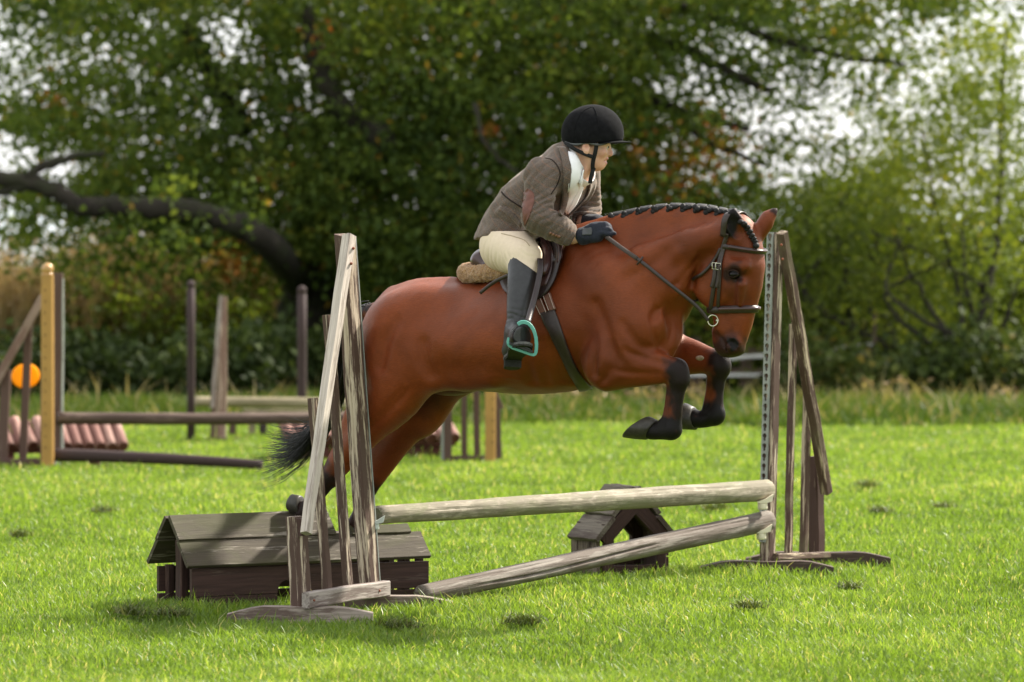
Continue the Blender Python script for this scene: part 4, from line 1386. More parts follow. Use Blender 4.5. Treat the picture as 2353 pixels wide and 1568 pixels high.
HOOVES = {}
def _vn(V, F):
    n = np.cross(V[F[:, 2]]-V[F[:, 0]], V[F[:, 3]]-V[F[:, 1]])
    N = np.zeros_like(V)
    for j in range(4):
        for ax in range(3): N[:, ax] += np.bincount(F[:, j], weights=n[:, ax], minlength=len(V))
    return N/np.maximum(np.linalg.norm(N, axis=1, keepdims=True), 1e-9)
def build_horse():
    f = Field((-1.25, -.42, .10), (1.20, .42, 1.72), .0068)
    # ---- barrel, as elliptical sections along its length
    S = [(900, 745, 86, .150), (960, 766, 108, .205), (1060, 772, 122, .250), (1150, 772, 131, .272), (1230, 764, 142, .272), (1310, 742, 156, .248), (1390, 712, 160, .215), (1460, 690, 140, .180)]
    a = np.array([H(s[0], s[1])[0] for s in S]); zc = np.array([H(s[0], s[1])[2] for s in S])
    rv = np.array([rp(s[2]) for s in S]); rl = np.array([s[3] for s in S])
    sl, (X, Y, Z) = f.sub((a[0]-.06, -.4, .4), (a[-1]+.12, .4, 1.7))
    def cub(q, xs, ys):
        m = np.gradient(ys, xs)
        i = np.clip(np.searchsorted(xs, q)-1, 0, len(xs)-2)
        h = xs[i+1]-xs[i]; t = np.clip((q-xs[i])/h, 0, 1)
        return (2*t**3-3*t**2+1)*ys[i]+(t**3-2*t**2+t)*h*m[i]+(-2*t**3+3*t**2)*ys[i+1]+(t**3-t**2)*h*m[i+1]
    c_, v_, l_ = cub(X, a, zc), cub(X, a, rv), cub(X, a, rl)
    zz = (Z-c_)/v_
    # narrower along the back than at the ribs
    ll = l_*(1-.16*np.clip(zz, -1, 1)-.06*zz*zz)
    q = np.sqrt(zz**2+(Y/ll)**2)
    d = (q-1)*np.minimum(v_, ll)
    d = np.maximum(d, np.maximum(a[0]-X, X-a[-1]))
    f.put(sl, d.astype(np.float32), 0, 'add')

    # ---- quarters
    for s in (1, -1):
        f.chain([H(968, 742, .06*s), H(920, 760, .110*s), H(886, 806, .130*s)], [.158, .145, .128], k=.06, sq=.80)
        far = s < 0
        if not far:
            f.chain([H(935, 780, .132), H(917, 860, .150), H(880, 930, .150)], [.172, .160, .105], k=.05, sq=.62)
            f.ell(H(985, 836, .170), (.085, .060, .10), k=.07)                                   # stifle
            f.chain([H(905, 905, .148), H(845, 985, .140), H(785, 1062, .13)], [.112, .074, .048], k=.035, sq=.72)
            f.chain([H(850, 900, .13), H(800, 1000, .13), H(765, 1080, .125)], [.085, .045, .030], k=.03, sq=.6)
            f.chain([H(780, 1062, .13), H(762, 1092, .128)], [.048, .045], k=.02, sq=.75)         # hock
            f.chain([H(755, 1100, .126), H(727, 1142, .120), H(704, 1172, .115)], [.040, .0305, .033], k=.02, sq=.78)
            f.chain([H(704, 1172, .115), H(697, 1179, .113)], [.0365, .035], k=.015, sq=.85)
            f.chain([H(700, 1177, .114), H(690, 1166, .110)], [.030, .029], k=.012, sq=.9)
            HOOVES['near_hind'] = (H(693, 1163, .112), H(668, 1155, .112), None)
        else:
            f.chain([H(975, 775, -.12), H(985, 870, -.135), H(965, 940, -.135)], [.175, .150, .115], k=.05, sq=.62)
            f.ell(H(1012, 872, -.15), (.080, .055, .085), k=.06)
            f.chain([H(965, 925, -.135), H(905, 1015, -.135), H(862, 1092, -.13)], [.110, .074, .047], k=.03, sq=.72)
            f.chain([H(915, 930, -.12), H(868, 1040, -.125), H(846, 1110, -.125)], [.075, .040, .028], k=.025, sq=.6)
            f.chain([H(858, 1092, -.13), H(846, 1118, -.13)], [.046, .043], k=.02, sq=.75)
            f.chain([H(843, 1122, -.13), H(829, 1166, -.13), H(818, 1203, -.13)], [.038, .029, .032], k=.02, sq=.78)
            f.chain([H(818, 1203, -.13), H(817, 1216, -.13)], [.034, .031], k=.015)
            HOOVES['far_hind'] = (H(818, 1215, -.13), H(823, 1245, -.13), None)
    # croup ridge, point of hip, dock
    f.chain([H(1040, 668), H(965, 680), H(905, 712), H(868, 728)], [.045, .045, .040, .036], k=.07)
    f.ell(H(1008, 694, .128), (.07, .035, .03), k=.12)
    f.ell(H(1008, 700, -.145), (.07, .045, .04), k=.07)
    f.chain([H(880, 722), H(856, 716), H(828, 724)], [.038, .034, .030], k=.03)
    # groin folds
    f.chain([H(1000, 862, .155), H(1060, 872, .165), H(1130, 868, .19)], [.030, .040, .03], k=.07)
    f.chain([H(1015, 872, -.12), H(1060, 880, -.13)], [.05, .05], k=.06)
    f.ell(H(1035, 893, .0), (.10, .06, .030), k=.03)                                              # sheath
    f.ell(H(1065, 884, .0), (.06, .035, .024), k=.02)
    # ---- withers, shoulder, chest
    f.chain([H(1180, 655), H(1260, 600), H(1320, 560), H(1400, 545)], [.06, .07, .065, .06], k=.09)
    for s in (1, -1):
        f.chain([H(1330, 590, .07*s), H(1400, 660, .15*s), H(1452, 748, .165*s)], [.08, .120, .105], k=.06, sq=.55)   # blade
        f.chain([H(1458, 745, .150*s), H(1420, 800, .175*s), H(1392, 838, .165*s)], [.105, .105, .085], k=.05, sq=.65)  # upper arm
        f.ell(H(1478, 748, .130*s), (.085, .075, .105), k=.035)                                   # point of shoulder
        f.ell(H(1510, 772, .072*s), (.092, .070, .120), k=.012)
        if s < 0: f.ell(H(1500, 740, -.13), (.11, .07, .13), k=.03)                                   # breast muscle
    f.ell(H(1450, 805, 0), (.13, .13, .12), k=.05)
    # ---- neck
    f.chain([H(1425, 660), H(1500, 612), H(1562, 582), H(1625, 565), H(1668, 558)], [.262, .205, .170, .136, .105], k=.06, sq=[.52, .44, .41, .44, .60])
    f.chain([H(1395, 540), H(1440, 512), H(1500, 497), H(1560, 494), H(1625, 499), H(1680, 516)], [.035, .028, .026, .024, .024, .026], k=.05)   # crest
    f.chain([H(1586, 640, .02), H(1545, 712, .02), H(1500, 770, .0)], [.058, .066, .06], k=.03)   # windpipe
    f.chain([H(1610, 600, .075), H(1550, 660, .085), H(1495, 720, .090)], [.042, .050, .045], k=.045)  # long neck muscle
    f.chain([H(1655, 540, .060), H(1590, 560, .085), H(1480, 600, .120)], [.045, .060, .06], k=.06)
    f.chain([H(1655, 540, -.060), H(1590, 560, -.085), H(1480, 600, -.120)], [.045, .060, .06], k=.06)
    # ---- head
    f.chain([H(1694, 540), H(1702, 590), H(1697, 645), H(1690, 705), H(1680, 760), H(1672, 792)], [.082, .098, .096, .070, .058, .050], k=.03, sq=[.85, .82, .76, .68, .78, .92])
    for s in (1, -1):
        f.ell(H(1640, 636, .066*s), (.090, .030, .115), k=.035)                                    # cheek
        f.chain([H(1622, 672, .050*s), H(1648, 712, .040*s), H(1655, 752, .032*s)], [.034, .026, .022], k=.03)    # lower jaw
        f.ell(H(1696, 612, .074*s), (.050, .022, .026), k=.04)                                    # brow
        f.chain([H(1705, 655, .076*s), H(1700, 700, .060*s)], [.018, .009], k=.03)                # cheek crest
        f.ell(H(1681, 792, .036*s), (.036, .020, .030), k=.02)                                     # nostril wing
    f.chain([H(1735, 615), H(1726, 690), H(1712, 750), H(1700, 790)], [.028, .022, .022, .020], k=.03, sq=1.2)    # nasal bone
    f.ell(H(1688, 806), (.038, .042, .022), k=.02)                                                 # upper lip
    f.chain([H(1652, 760), H(1656, 786), H(1664, 803)], [.026, .026, .024], k=.014, sq=1.25)       # lower lip
    f.chain([H(1640, 775, .052), H(1655, 778, .056), H(1667, 790, .058)], [.008, .009, .008], k=.006, op='cut')    # mouth line
    f.chain([H(1645, 768, .045), H(1660, 779, .050), H(1672, 806, .040)], [.005, .006, .005], k=.008, op='cut')
    for s in (1, -1):
        f.chain([H(1680, 786, .050*s), H(1687, 792, .052*s), H(1690, 800, .048*s)], [.012, .0165, .010], k=.004, op='cut')
        f.ell(H(1688, 631, .098*s), (.026, .014, .019), k=.012, op='cut')
        f.ell(H(1693, 580, .080*s), (.022, .012, .020), k=.03, op='cut')                           # hollow above the eye
    # ears
    for s, base, mid_, tip in ((1, H(1696, 540, .052), H(1686, 514, .075), H(1685, 484, .082)), (-1, H(1742, 538, -.045), H(1762, 508, -.062), H(1785, 482, -.075))):
        rr3, sq3 = ([.030, .044, .010], [.9, .55, .5]) if s > 0 else ([.034, .038, .008], [.85, .60, .5])
        f.chain([base, mid_, tip], rr3, k=.012, sq=sq3, axis=(.50, -.85, 0) if s > 0 else (.55, .75, .1))
        face = (np.array((.50, -.85, .0)) if s > 0 else np.array((.10, -.99, 0)))
        face /= np.linalg.norm(face)
        if s > 0:
            f.chain([base+face*.026+np.array((0, 0, .006)), mid_+face*.024, tip+face*.012-np.array((0, 0, .014))], [.022, .031, .006], k=.004, sq=.75, axis=face, op='cut')
    # ---- forelegs
    def foreleg(s, pts):
        pass
    f.chain([H(1398, 836, .168), H(1450, 838, .158), H(1505, 843, .142), H(1545, 850, .132)], [.104, .082, .060, .048], k=.03, sq=.78)
    f.chain([H(1440, 812, .165), H(1490, 826, .150), H(1535, 843, .135)], [.052, .040, .028], k=.02)                    # extensor
    f.chain([H(1400, 868, .160), H(1455, 868, .150), H(1520, 868, .138)], [.050, .036, .022], k=.022)                     # flexor
    f.ell(H(1556, 851, .130), (.049, .038, .047), k=.018)
    f.ell(H(1561, 870, .130), (.043, .036, .041), k=.016)
    f.chain([H(1560, 880, .130), H(1554, 925, .128), H(1549, 968, .125)], [.0345, .0275, .0305], k=.018, sq=.80)
    f.chain([H(1541, 890, .128), H(1536, 930, .126), H(1531, 970, .124)], [.018, .0165, .020], k=.012, sq=.9)             # tendons
    f.ell(H(1545, 988, .124), (.040, .034, .038), k=.018)
    f.ell(H(1522, 975, .124), (.022, .022, .020), k=.018)
    f.chain([H(1542, 992, .124), H(1515, 992, .122), H(1497, 990, .120)], [.034, .0315, .036], k=.015, sq=.9)
    HOOVES['near_fore'] = (H(1499, 989, .121), None, (H(1434, 1006, .118), H(1489, 957, .118)))
    # far
    f.chain([H(1510, 800, -.130), H(1560, 812, -.135), H(1612, 822, -.135), H(1642, 832, -.13)], [.100, .075, .054, .045], k=.03, sq=.78)
    f.chain([H(1550, 840, -.13), H(1600, 838, -.13), H(1635, 845, -.13)], [.045, .034, .022], k=.02)
    f.ell(H(1652, 830, -.13), (.047, .038, .044), k=.018)
    f.ell(H(1655, 846, -.13), (.045, .040, .040), k=.02)
    f.chain([H(1652, 858, -.13), H(1648, 900, -.13), H(1645, 938, -.13)], [.0340, .0275, .0305], k=.018, sq=.80)
    f.chain([H(1634, 868, -.13), H(1629, 905, -.13), H(1624, 940, -.13)], [.018, .0165, .020], k=.012, sq=.9)
    f.ell(H(1645, 954, -.13), (.039, .034, .037), k=.018)
    f.chain([H(1640, 960, -.13), H(1615, 966, -.13), H(1597, 962, -.128)], [.034, .032, .037], k=.015, sq=.9)
    HOOVES['far_fore'] = (H(1597, 962, -.128), None, (H(1562, 987, -.126), H(1574, 926, -.126)))
    # ---- grooves that give the muscles their edges
    f.chain([H(1345, 700, .24), H(1362, 790, .25), H(1365, 860, .235)], [.010, .016, .010], k=.03, op='cut')             # behind the elbow
    f.chain([H(1590, 650, .085), H(1600, 615, .100), H(1630, 590, .105)], [.007, .009, .006], k=.04, op='cut')           # behind the jaw
    f.chain([H(1480, 830, .030), H(1508, 790, .0), H(1535, 735, .0)], [.012, .014, .010], k=.03, op='cut')               # between the breast muscles
    f.chain([H(1402, 800, .245), H(1440, 855, .235)], [.005, .006], k=.035, op='cut')
    # ---- shallow grooves and ridges following the surface
    def on(pts, lift):
        q = []
        for (x, y) in pts:
            p = f.hit(x, y); d = np.array(CAML)-p
            q.append(p+d/np.linalg.norm(d)*lift)
        return q
    def groove(pts, r, depth, k=.02):
        k = k*1.35
        f.chain(on(pts, r-depth*.62), [r*.8]+[r]*(len(pts)-2)+[r*.7], k=k, op='cut')
    def ridge(pts, r, height, k=.02):
        f.chain(on(pts, height*.75-r), [r*.7]+[r]*(len(pts)-2)+[r*.6], k=k)
    groove([(1442, 806), (1485, 822), (1535, 838)], .010, .0055, .016)          # forearm
    groove([(1408, 852), (1455, 858), (1520, 858)], .008, .0035, .014)
    ridge([(1452, 800), (1492, 812), (1528, 826)], .014, .0045, .016)
    groove([(1365, 700), (1392, 770), (1402, 830), (1388, 872)], .016, .0060, .03)   # behind the upper arm
    groove([(1432, 745), (1462, 790), (1500, 806)], .012, .0055, .02)           # above the forearm
    ridge([(1500, 690), (1520, 740), (1524, 780)], .016, .0055, .016)           # breast edge
    groove([(1530, 690), (1545, 745), (1538, 790)], .010, .0070, .014)
    groove([(1505, 700), (1500, 745), (1508, 785)], .009, .0045, .016)
    ridge([(1560, 720), (1562, 765), (1552, 795)], .014, .0045, .016)
    groove([(1545, 560), (1500, 610), (1440, 640)], .018, .0045, .04)           # along the neck
    groove([(1560, 640), (1522, 690), (1502, 730)], .009, .0045, .022)
    groove([(1612, 585), (1596, 618), (1588, 645)], .009, .0055, .018)
    ridge([(1600, 600), (1580, 640), (1556, 676)], .010, .0035, .018)
    groove([(965, 790), (968, 825), (985, 862)], .014, .0030, .04)              # flank
    groove([(905, 740), (882, 785), (870, 840)], .012, .0016, .04)
    groove([(930, 900), (890, 945), (850, 985)], .010, .0030, .022)
    for pts in ([(1255, 880), (1200, 872), (1130, 862)], [(1420, 790), (1445, 830), (1470, 848)], [(1340, 720), (1300, 790), (1255, 850)],
                [(1700, 655), (1692, 685), (1688, 715)], [(1660, 600), (1668, 650), (1664, 690)], [(1480, 850), (1510, 852), (1535, 856)], [(940, 880), (905, 925), (870, 960)]):
        ridge(pts, .0045, .0016, .006)                                          # veins
    for (x0, y0, x1, y1) in ((1290, 800, 1318, 880), (1262, 790, 1290, 878), (1232, 790, 1256, 882), (1203, 790, 1222, 880)):
        groove([(x0, y0), ((x0+x1)/2-4, (y0+y1)/2), (x1, y1)], .012, .0016, .03)   # hint of ribs
    f.ell(H(1490, 648, .135), (.085, .045, .090), k=.07)
    # creases of skin inside the elbow and at the throat
    groove([(1378, 884), (1392, 868), (1400, 850)], .006, .004, .010)
    groove([(1590, 632), (1580, 648), (1566, 660)], .006, .004, .010)
    groove([(1580, 622), (1570, 640), (1556, 652)], .005, .003, .010)
    V, F = f.mesh(smooth=3)
    V, F = keep_biggest(V, F)
    N = _vn(V, F)
    V = V+N*(.0016*fbm(V, 11, 2.)+.0010*fbm(V, 27, 5.))[:, None]
    return V, F

HV, HFc = build_horse()
_hn = BVHTree.FromPolygons([tuple(v) for v in HV], [tuple(int(i) for i in q) for q in HFc])

def horse_colour(V):
    """0 bay, 1 black: legs below knee and hock, muzzle, ear tips, crest line."""
    k = np.zeros(len(V))
    def seg(p, q, r0, r1, amt=1.0):
        p, q = np.array(p), np.array(q)
        ba = q-p
        t = np.clip(((V-p)@ba)/(ba@ba), -.4, 1.4)
        d = np.linalg.norm(V-p-np.clip(t, 0, 1)[:, None]*ba, axis=1)
        w = np.clip((r1-d)/(r1-r0), 0, 1)
        return w*amt
    jag = fbm(V, 45, 1.0)*.018
    def blk(p, q, r0, r1, amt=1.0):
        nonlocal k
        p, q = np.array(p), np.array(q)
        ba = q-p
        t = np.clip(((V-p)@ba)/(ba@ba), 0, 1)
        d = np.linalg.norm(V-p-t[:, None]*ba, axis=1)+jag
        k = np.maximum(k, np.clip((r1-d)/(r1-r0), 0, 1)*amt)
    blk(H(1566, 852, .14), H(1566, 905, .13), .045, .085, .97)
    blk(H(1567, 900, .13), H(1558, 960, .125), .022, .044, .95)
    blk(H(1545, 988, .125), H(1490, 990, .12), .050, .080, 1)
    blk(H(1662, 826, -.12), H(1664, 880, -.12), .045, .080, .97)
    blk(H(1660, 870, -.12), H(1653, 940, -.12), .022, .044, .95)
    blk(H(1648, 955, -.13), H(1590, 962, -.13), .050, .080, 1)
    blk(H(1545, 920, .12), H(1535, 965, .12), .01, .05, .35)
    blk(H(752, 1100, .12), H(700, 1180, .11), .05, .10, .95)
    blk(H(742, 1070, .12), H(755, 1100, .12), .03, .08, .8)
    blk(H(840, 1120, -.13), H(817, 1230, -.13), .05, .10, .9)
    blk(H(1680, 800, .02), H(1664, 806, .0), .050, .085, .85)
    blk(H(1685, 790, .048), H(1687, 795, .042), .020, .030, 1)
    blk(H(1655, 785, .03), H(1650, 775, .03), .028, .045, .6)
    blk(H(1690, 632, .095), H(1682, 634, .095), .022, .045, .85)
    blk(H(1680, 650, .09), H(1690, 690, .07), .02, .06, .28)
    blk(H(1686, 524, .085), H(1685, 486, .085), .026, .040, 1)
    blk(H(1787, 480, -.075), H(1785, 484, -.075), .012, .03, .9)
    blk(H(1040, 885, .0), H(960, 905, -.02), .06, .14, .5)
    for (x0, y0, x1, y1) in ((1400, 520, 1470, 495), (1470, 495, 1540, 482), (1540, 482, 1610, 484), (1610, 484, 1680, 508)):
        blk(H(x0, y0), H(x1, y1), .008, .042, .62)
    blk(H(846, 714), H(815, 735), .036, .055, 1)
    return k

def horse_mat():
    m, n, l, b = new_mat('bay_coat')
    t = n.new('ShaderNodeTexCoord').outputs['Object']
    k = attr(n, 'black').outputs['Fac']
    big = noise_node(n, l, t, 3.2, 4, .55, .4)
    fine = noise_node(n, l, t, 1.0, 5, .65, .4, (60, 200, 320))
    c = mixc(n, l, maprange(n, l, big, .35, .66), (.112, .0200, .0042), (.225, .0460, .0098))
    c = mixc(n, l, maprange(n, l, fine, .3, .75, 0, .55), c, (.055, .011, .003))
    c = mixc(n, l, k, c, (.0075, .0060, .0056))
    l.new(c, b.inputs['Base Color'])
    b.inputs['Roughness'].default_value = .47
    b.inputs['Specular IOR Level'].default_value = .42
    l.new(mixc(n, l, k, (1, .70, .52), (1, 1, 1)), b.inputs['Specular Tint'])
    b.inputs['Sheen Weight'].default_value = .02
    b.inputs['Sheen Roughness'].default_value = .35
    b.inputs['Sheen Tint'].default_value = (1, .75, .55, 1)
    bump(n, l, b, fine, .60, .0026)
    l.new(maprange(n, l, k, 0, 1, .40, .16), b.inputs['Specular IOR Level'])
    return m
M['coat'] = horse_mat()
hbody = mesh_obj('body', HV, HFc, M['coat'], horse, True, attrs={'black': horse_colour(HV)})

def lobj(name, mb, mat, parent, smooth=True, fix=False):
    """A mesh whose points are already in the horse's own frame."""
    o = mesh_obj(name, mb.v, mb.f, mat, None, smooth, attrs={'wc': np.array(mb.w)} if mb.w else None)
    o.parent = parent
    if fix: fixnormals(o)
    return o

# ---- hooves
M['hoof'] = plain('hoof_horn', (.034, .030, .023), .45, .35, var=.4, scale=45)
M['sole'] = plain('hoof_sole', (.10, .085, .06), .8, .2, var=.4, scale=50)
def hoof(cor, dirpt, sole_pts, r0=.042, r1=.060, brown=False):
    cor = Vector(cor)
    if sole_pts:
        toe, heel = Vector(sole_pts[0]), Vector(sole_pts[1])
        sc = (toe+heel)/2
        e1 = (toe-heel)
        L = e1.length/2
        e1.normalize()
    else:
        sc = Vector(dirpt)
        ax = (sc-cor).normalized()
        e1 = ax.cross(Vector((0, 1, 0))).normalized()
        if e1.z > 0 and abs(ax.z) < .5: e1 = -e1
        if abs(ax.z) >= .5 and e1.x < 0: e1 = -e1
        L = r1
    e2 = Vector((0, 1, 0))
    e2 = (e2-e1*e2.dot(e1)).normalized()
    ax = e1.cross(e2)
    if ax.dot(sc-cor) < 0: ax = -ax
    b = MB()
    k = 24
    V = []
    rings = [(0, r0*.86, .90), (.06, r0*1.0, 1), (.5, None, 1), (.93, None, 1), (1.0, None, .97)]
    cdir = (e1*.92+ax*-.25)
    for (u, rr, q) in rings:
        c = cor.lerp(sc, u)
        rl = (r0+(L-r0)*u)*q
        rw = (r0+(r1*.93-r0)*u)*q
        for j in range(k):
            a = 2*math.pi*j/k
            ca = math.cos(a)
            tilt = (1-u)
            V.append(c+e1*ca*rl+e2*math.sin(a)*rw*(1 if ca > -.3 else .9)+ax*(ca*rl*.35*tilt*-1))
    F = [(i*k+j, i*k+(j+1) % k, (i+1)*k+(j+1) % k, (i+1)*k+j) for i in range(len(rings)-1) for j in range(k)]
    F.append(tuple(range(k)))
    n0 = (len(rings)-1)*k
    b.add(V, F)
    # sole set inside the wall
    V2 = [sc+e1*math.cos(2*math.pi*j/k)*L*.8+e2*math.sin(2*math.pi*j/k)*r1*.74-ax*.004 for j in range(k)]
    V2 += [V[n0+j] for j in range(k)]
    b2 = MB().add(V2, [tuple(range(k))])
    n1 = len(b.v)
    b.add(V2, [(j, (j+1) % k, k+(j+1) % k, k+j) for j in range(k)])
    o = lobj('hoof', b, M['hoof'], horse, True, fix=True)
    lobj('sole', b2, M['sole'], o, False)
    return o
hoof(*HOOVES['near_fore'], r0=.043, r1=.062)
hoof(*HOOVES['far_fore'], r0=.043, r1=.060)
hoof(*HOOVES['near_hind'], r0=.040, r1=.036)
hoof(*HOOVES['far_hind'], r0=.036, r1=.045)

# ---- eyes
M['eye'] = plain('eye', (.006, .004, .003), .22, .22, var=.1)
for s in (1, -1):
    b = MB().ball(H(1688, 631, .079*s), .0235, 18, 12, (1, .9, .82))
    lobj('eye', b, M['eye'], horse)
    c = np.array(H(1688, 631, .086*s))
    for up in (1, -1):
        b = MB()
        pts = [Vector(c+np.array((math.cos(a)*.024, -s*(.011+.004*math.sin(a)), up*math.sin(a)*.0135+.003))) for a in np.linspace(-.25, math.pi+.25, 12)]
        b.tube(pts, [.0010+.0016*math.sin(math.pi*i/11)*(1 if up > 0 else .3) for i in range(12)], 7)
        lobj('eyelid', b, M['coat_dark'] if 'coat_dark' in M else M.setdefault('coat_dark', plain('dark_skin', (.030, .016, .011), .8, .15, var=.2)), horse)

# ---- hair
M['hair'] = plain('black_hair', (.010, .009, .009), .38, .5, var=.3, scale=120)
M['hair_shine'] = plain('plaited_hair', (.010, .009, .009), .58, .3, var=.5, scale=170, bstr=1.0)
plaits = [(1407, 512), (1438, 500), (1470, 490), (1506, 482), (1540, 478), (1573, 470), (1602, 475), (1627, 482), (1651, 488), (1673, 496)]
crest = [(1390, 522), (1407, 511), (1438, 497), (1470, 487), (1506, 478), (1540, 474), (1573, 470), (1602, 471), (1627, 477), (1651, 484), (1673, 491), (1694, 503)]
def top_y(px):
    for y in np.arange(440, 560, .7):
        d = (Vector(H(px, y, 0))-Vector(CAML)).normalized()
        if _hn.ray_cast(Vector(CAML), d)[0] is not None: return y
    return 500
plaits = [(x, top_y(x)+4.5) for x, y in plaits]
crest = [(x, top_y(x)+1.5) for x, y in crest]
for i, (px, py) in enumerate(plaits):
    c = Vector(H(px, py+3, .026))
    b = MB()
    # rolled knot of three lobes
    for j in range(6):
        a = j*2.1
        b.ball(c+Vector((math.cos(a)*.0075, -.006+random.uniform(-.003, .003), math.sin(a)*.0085)), random.uniform(.009, .0155), 9, 6, (1, random.uniform(.7, 1), random.uniform(.75, 1.1)))
    # hair drawn back over the crest into the knot
    nx, ny = (crest[i+2][0], crest[i+2][1])
    for q in range(5):
        s = q/4
        p0 = Vector(H(px+4+(nx-px)*.82*s, py+(ny-py)*.82*s+3, -.012))
        p1 = Vector(H(px+4+(nx-px)*.60*s, py+(ny-py)*.62*s-5+2*s, .008))
        p2 = Vector(H(px+3+(nx-px)*.30*s, py+(ny-py)*.3*s-1+2*s, .026))
        p3 = c+Vector((.002, -.004, .002))
        b.tube([p0, p1, p2, p3], [.008, .0105, .0105, .008], 7)
    b.w = [tuple(v) for v in b.v]
    lobj('mane_plait', b, M['hair_shine'], horse)
# wisps along the crest
b = MB()
for i in range(150):
    j = random.randrange(len(crest)-1); t = random.random()
    x = crest[j][0]+(crest[j+1][0]-crest[j][0])*t; y = crest[j][1]+(crest[j+1][1]-crest[j][1])*t
    p = Vector(H(x, y+2, random.uniform(-.01, .02)))
    d = Vector((random.uniform(-.9, .3), random.uniform(-.4, .4), 1)).normalized()*random.uniform(.006, .020)
    b.tube([p, p+d*.6, p+d+Vector((random.uniform(-.006, .006), 0, 0))], [.0005, .0004, .0002], 3)
o = lobj('mane_wisps', b, M['hair'], horse)
o['kind'] = 'stuff'
# forelock plait
b = MB()
fl = [(1703, 513, .03), (1713, 522, .03), (1720, 533, .03), (1726, 544, .028), (1731, 553, .025), (1735, 560, .02)]
for i in range(13):
    t = i/12*(len(fl)-1); j = min(int(t), len(fl)-2); u = t-j
    q = [fl[j][k]+(fl[j+1][k]-fl[j][k])*u for k in range(3)]
    hit = _hn.ray_cast(Vector(CAML), (Vector(H(q[0], q[1], 0))-Vector(CAML)).normalized())
    c = (hit[0] if hit[0] else Vector(H(q[0], q[1], .03)))+Vector((.008, -.010, .004))
    r = .0140*(1-.30*i/12)
    b.ball(c+Vector((.004, 0, 0))*(1 if i % 2 else -1), r, 10, 7, (1, .8, .75))
b.ball(c+Vector((.004, -.002, -.012)), .013, 10, 7)
lobj('forelock_plait', b, M['hair_shine'], horse)

# tail: dock, then locks of hair swept back and down behind the wing
b = MB()
path = [(846, 716), (815, 726), (793, 765), (781, 830), (772, 900), (752, 965), (715, 1002), (668, 1020), (618, 1016)]
dock = [Vector(H(x, y, 0)) for x, y in path[:4]]
b.tube(dock, [.034, .036, .040, .036], 12)
PT = [np.array(H(x, y, .0)) for x, y in path]
def tailpt(t):
    t *= len(PT)-1; i = min(int(t), len(PT)-2); u = t-i
    p0, p1, p2, p3 = PT[max(i-1, 0)], PT[i], PT[i+1], PT[min(i+2, len(PT)-1)]
    return .5*((2*p1)+(-p0+p2)*u+(2*p0-5*p1+4*p2-p3)*u*u+(-p0+3*p1-3*p2+p3)*u**3)
for i in range(780):
    oy, oz = random.gauss(0, .030), random.gauss(0, .034)
    endt = random.uniform(.80, 1.0) if random.random() < .85 else random.uniform(.6, .85)
    spread = random.uniform(-1, 1)
    pts = []
    for s in range(11):
        t = (.03+random.random()*.02)+(endt-.03)*s/10
        q = tailpt(t)
        g = .35+.9*t
        lift = max(0, t-.62)
        pts.append(Vector(q)+Vector((oz*.6*g+lift*spread*.10, oy*g+lift*random.uniform(-.05, .05), oz*g-lift*abs(spread)*.16+lift*spread*.24)))
    r0 = random.uniform(.0018, .0036)
    b.tube(pts, [r0*(1-.85*(s/10)**2) for s in range(11)], 3)
o = lobj('tail', b, M['hair'], horse)
# a few loose hairs
b = MB()
for i in range(14):
    st = Vector(tailpt(random.uniform(.72, .9)))
    e = Vector(H(random.uniform(560, 640), random.uniform(950, 1010), .0))
    b.tube([st, st.lerp(e, .5)+Vector((0, 0, -.015)), e], [.0007, .0006, .0003], 3)
lobj('loose_tail_hairs', b, M['hair'], horse)['kind'] = 'stuff'
# chestnut on the inside of the far forearm
hit = _hn.ray_cast(Vector(CAML), (Vector(H(1608, 823, -.13))-Vector(CAML)).normalized())
if hit[0]:
    b = MB().ball(hit[0], .020, 12, 8, (1, .35, .5))
    lobj('chestnut', b, plain('chestnut_horn', (.30, .24, .17), .8, .2, var=.4, scale=120, bstr=.8), horse)
# ------------------------------------------------------------------ surface helpers
def bvh_of(V, F):
    return BVHTree.FromPolygons([tuple(v) for v in V], [tuple(int(i) for i in q) for q in F])
CAMV = Vector(CAML)
def pick(bvh, px, py):
    """Nearest point of a surface met on the line of sight through px, py (horse frame)."""
    d = (Vector(H(px, py, 0))-CAMV).normalized()
    h = bvh.ray_cast(CAMV, d)
    return (h[0], h[1]) if h[0] is not None else (None, None)
def spline(pts, n):
    pts = [np.array(p, float) for p in pts]
    out = []
    for q in range(n):
        t = q/(n-1)*(len(pts)-1); i = min(int(t), len(pts)-2); u = t-i
        p0, p1, p2, p3 = pts[max(i-1, 0)], pts[i], pts[i+1], pts[min(i+2, len(pts)-1)]
        out.append(.5*((2*p1)+(-p0+p2)*u+(2*p0-5*p1+4*p2-p3)*u*u+(-p0+3*p1-3*p2+p3)*u**3))
    return out
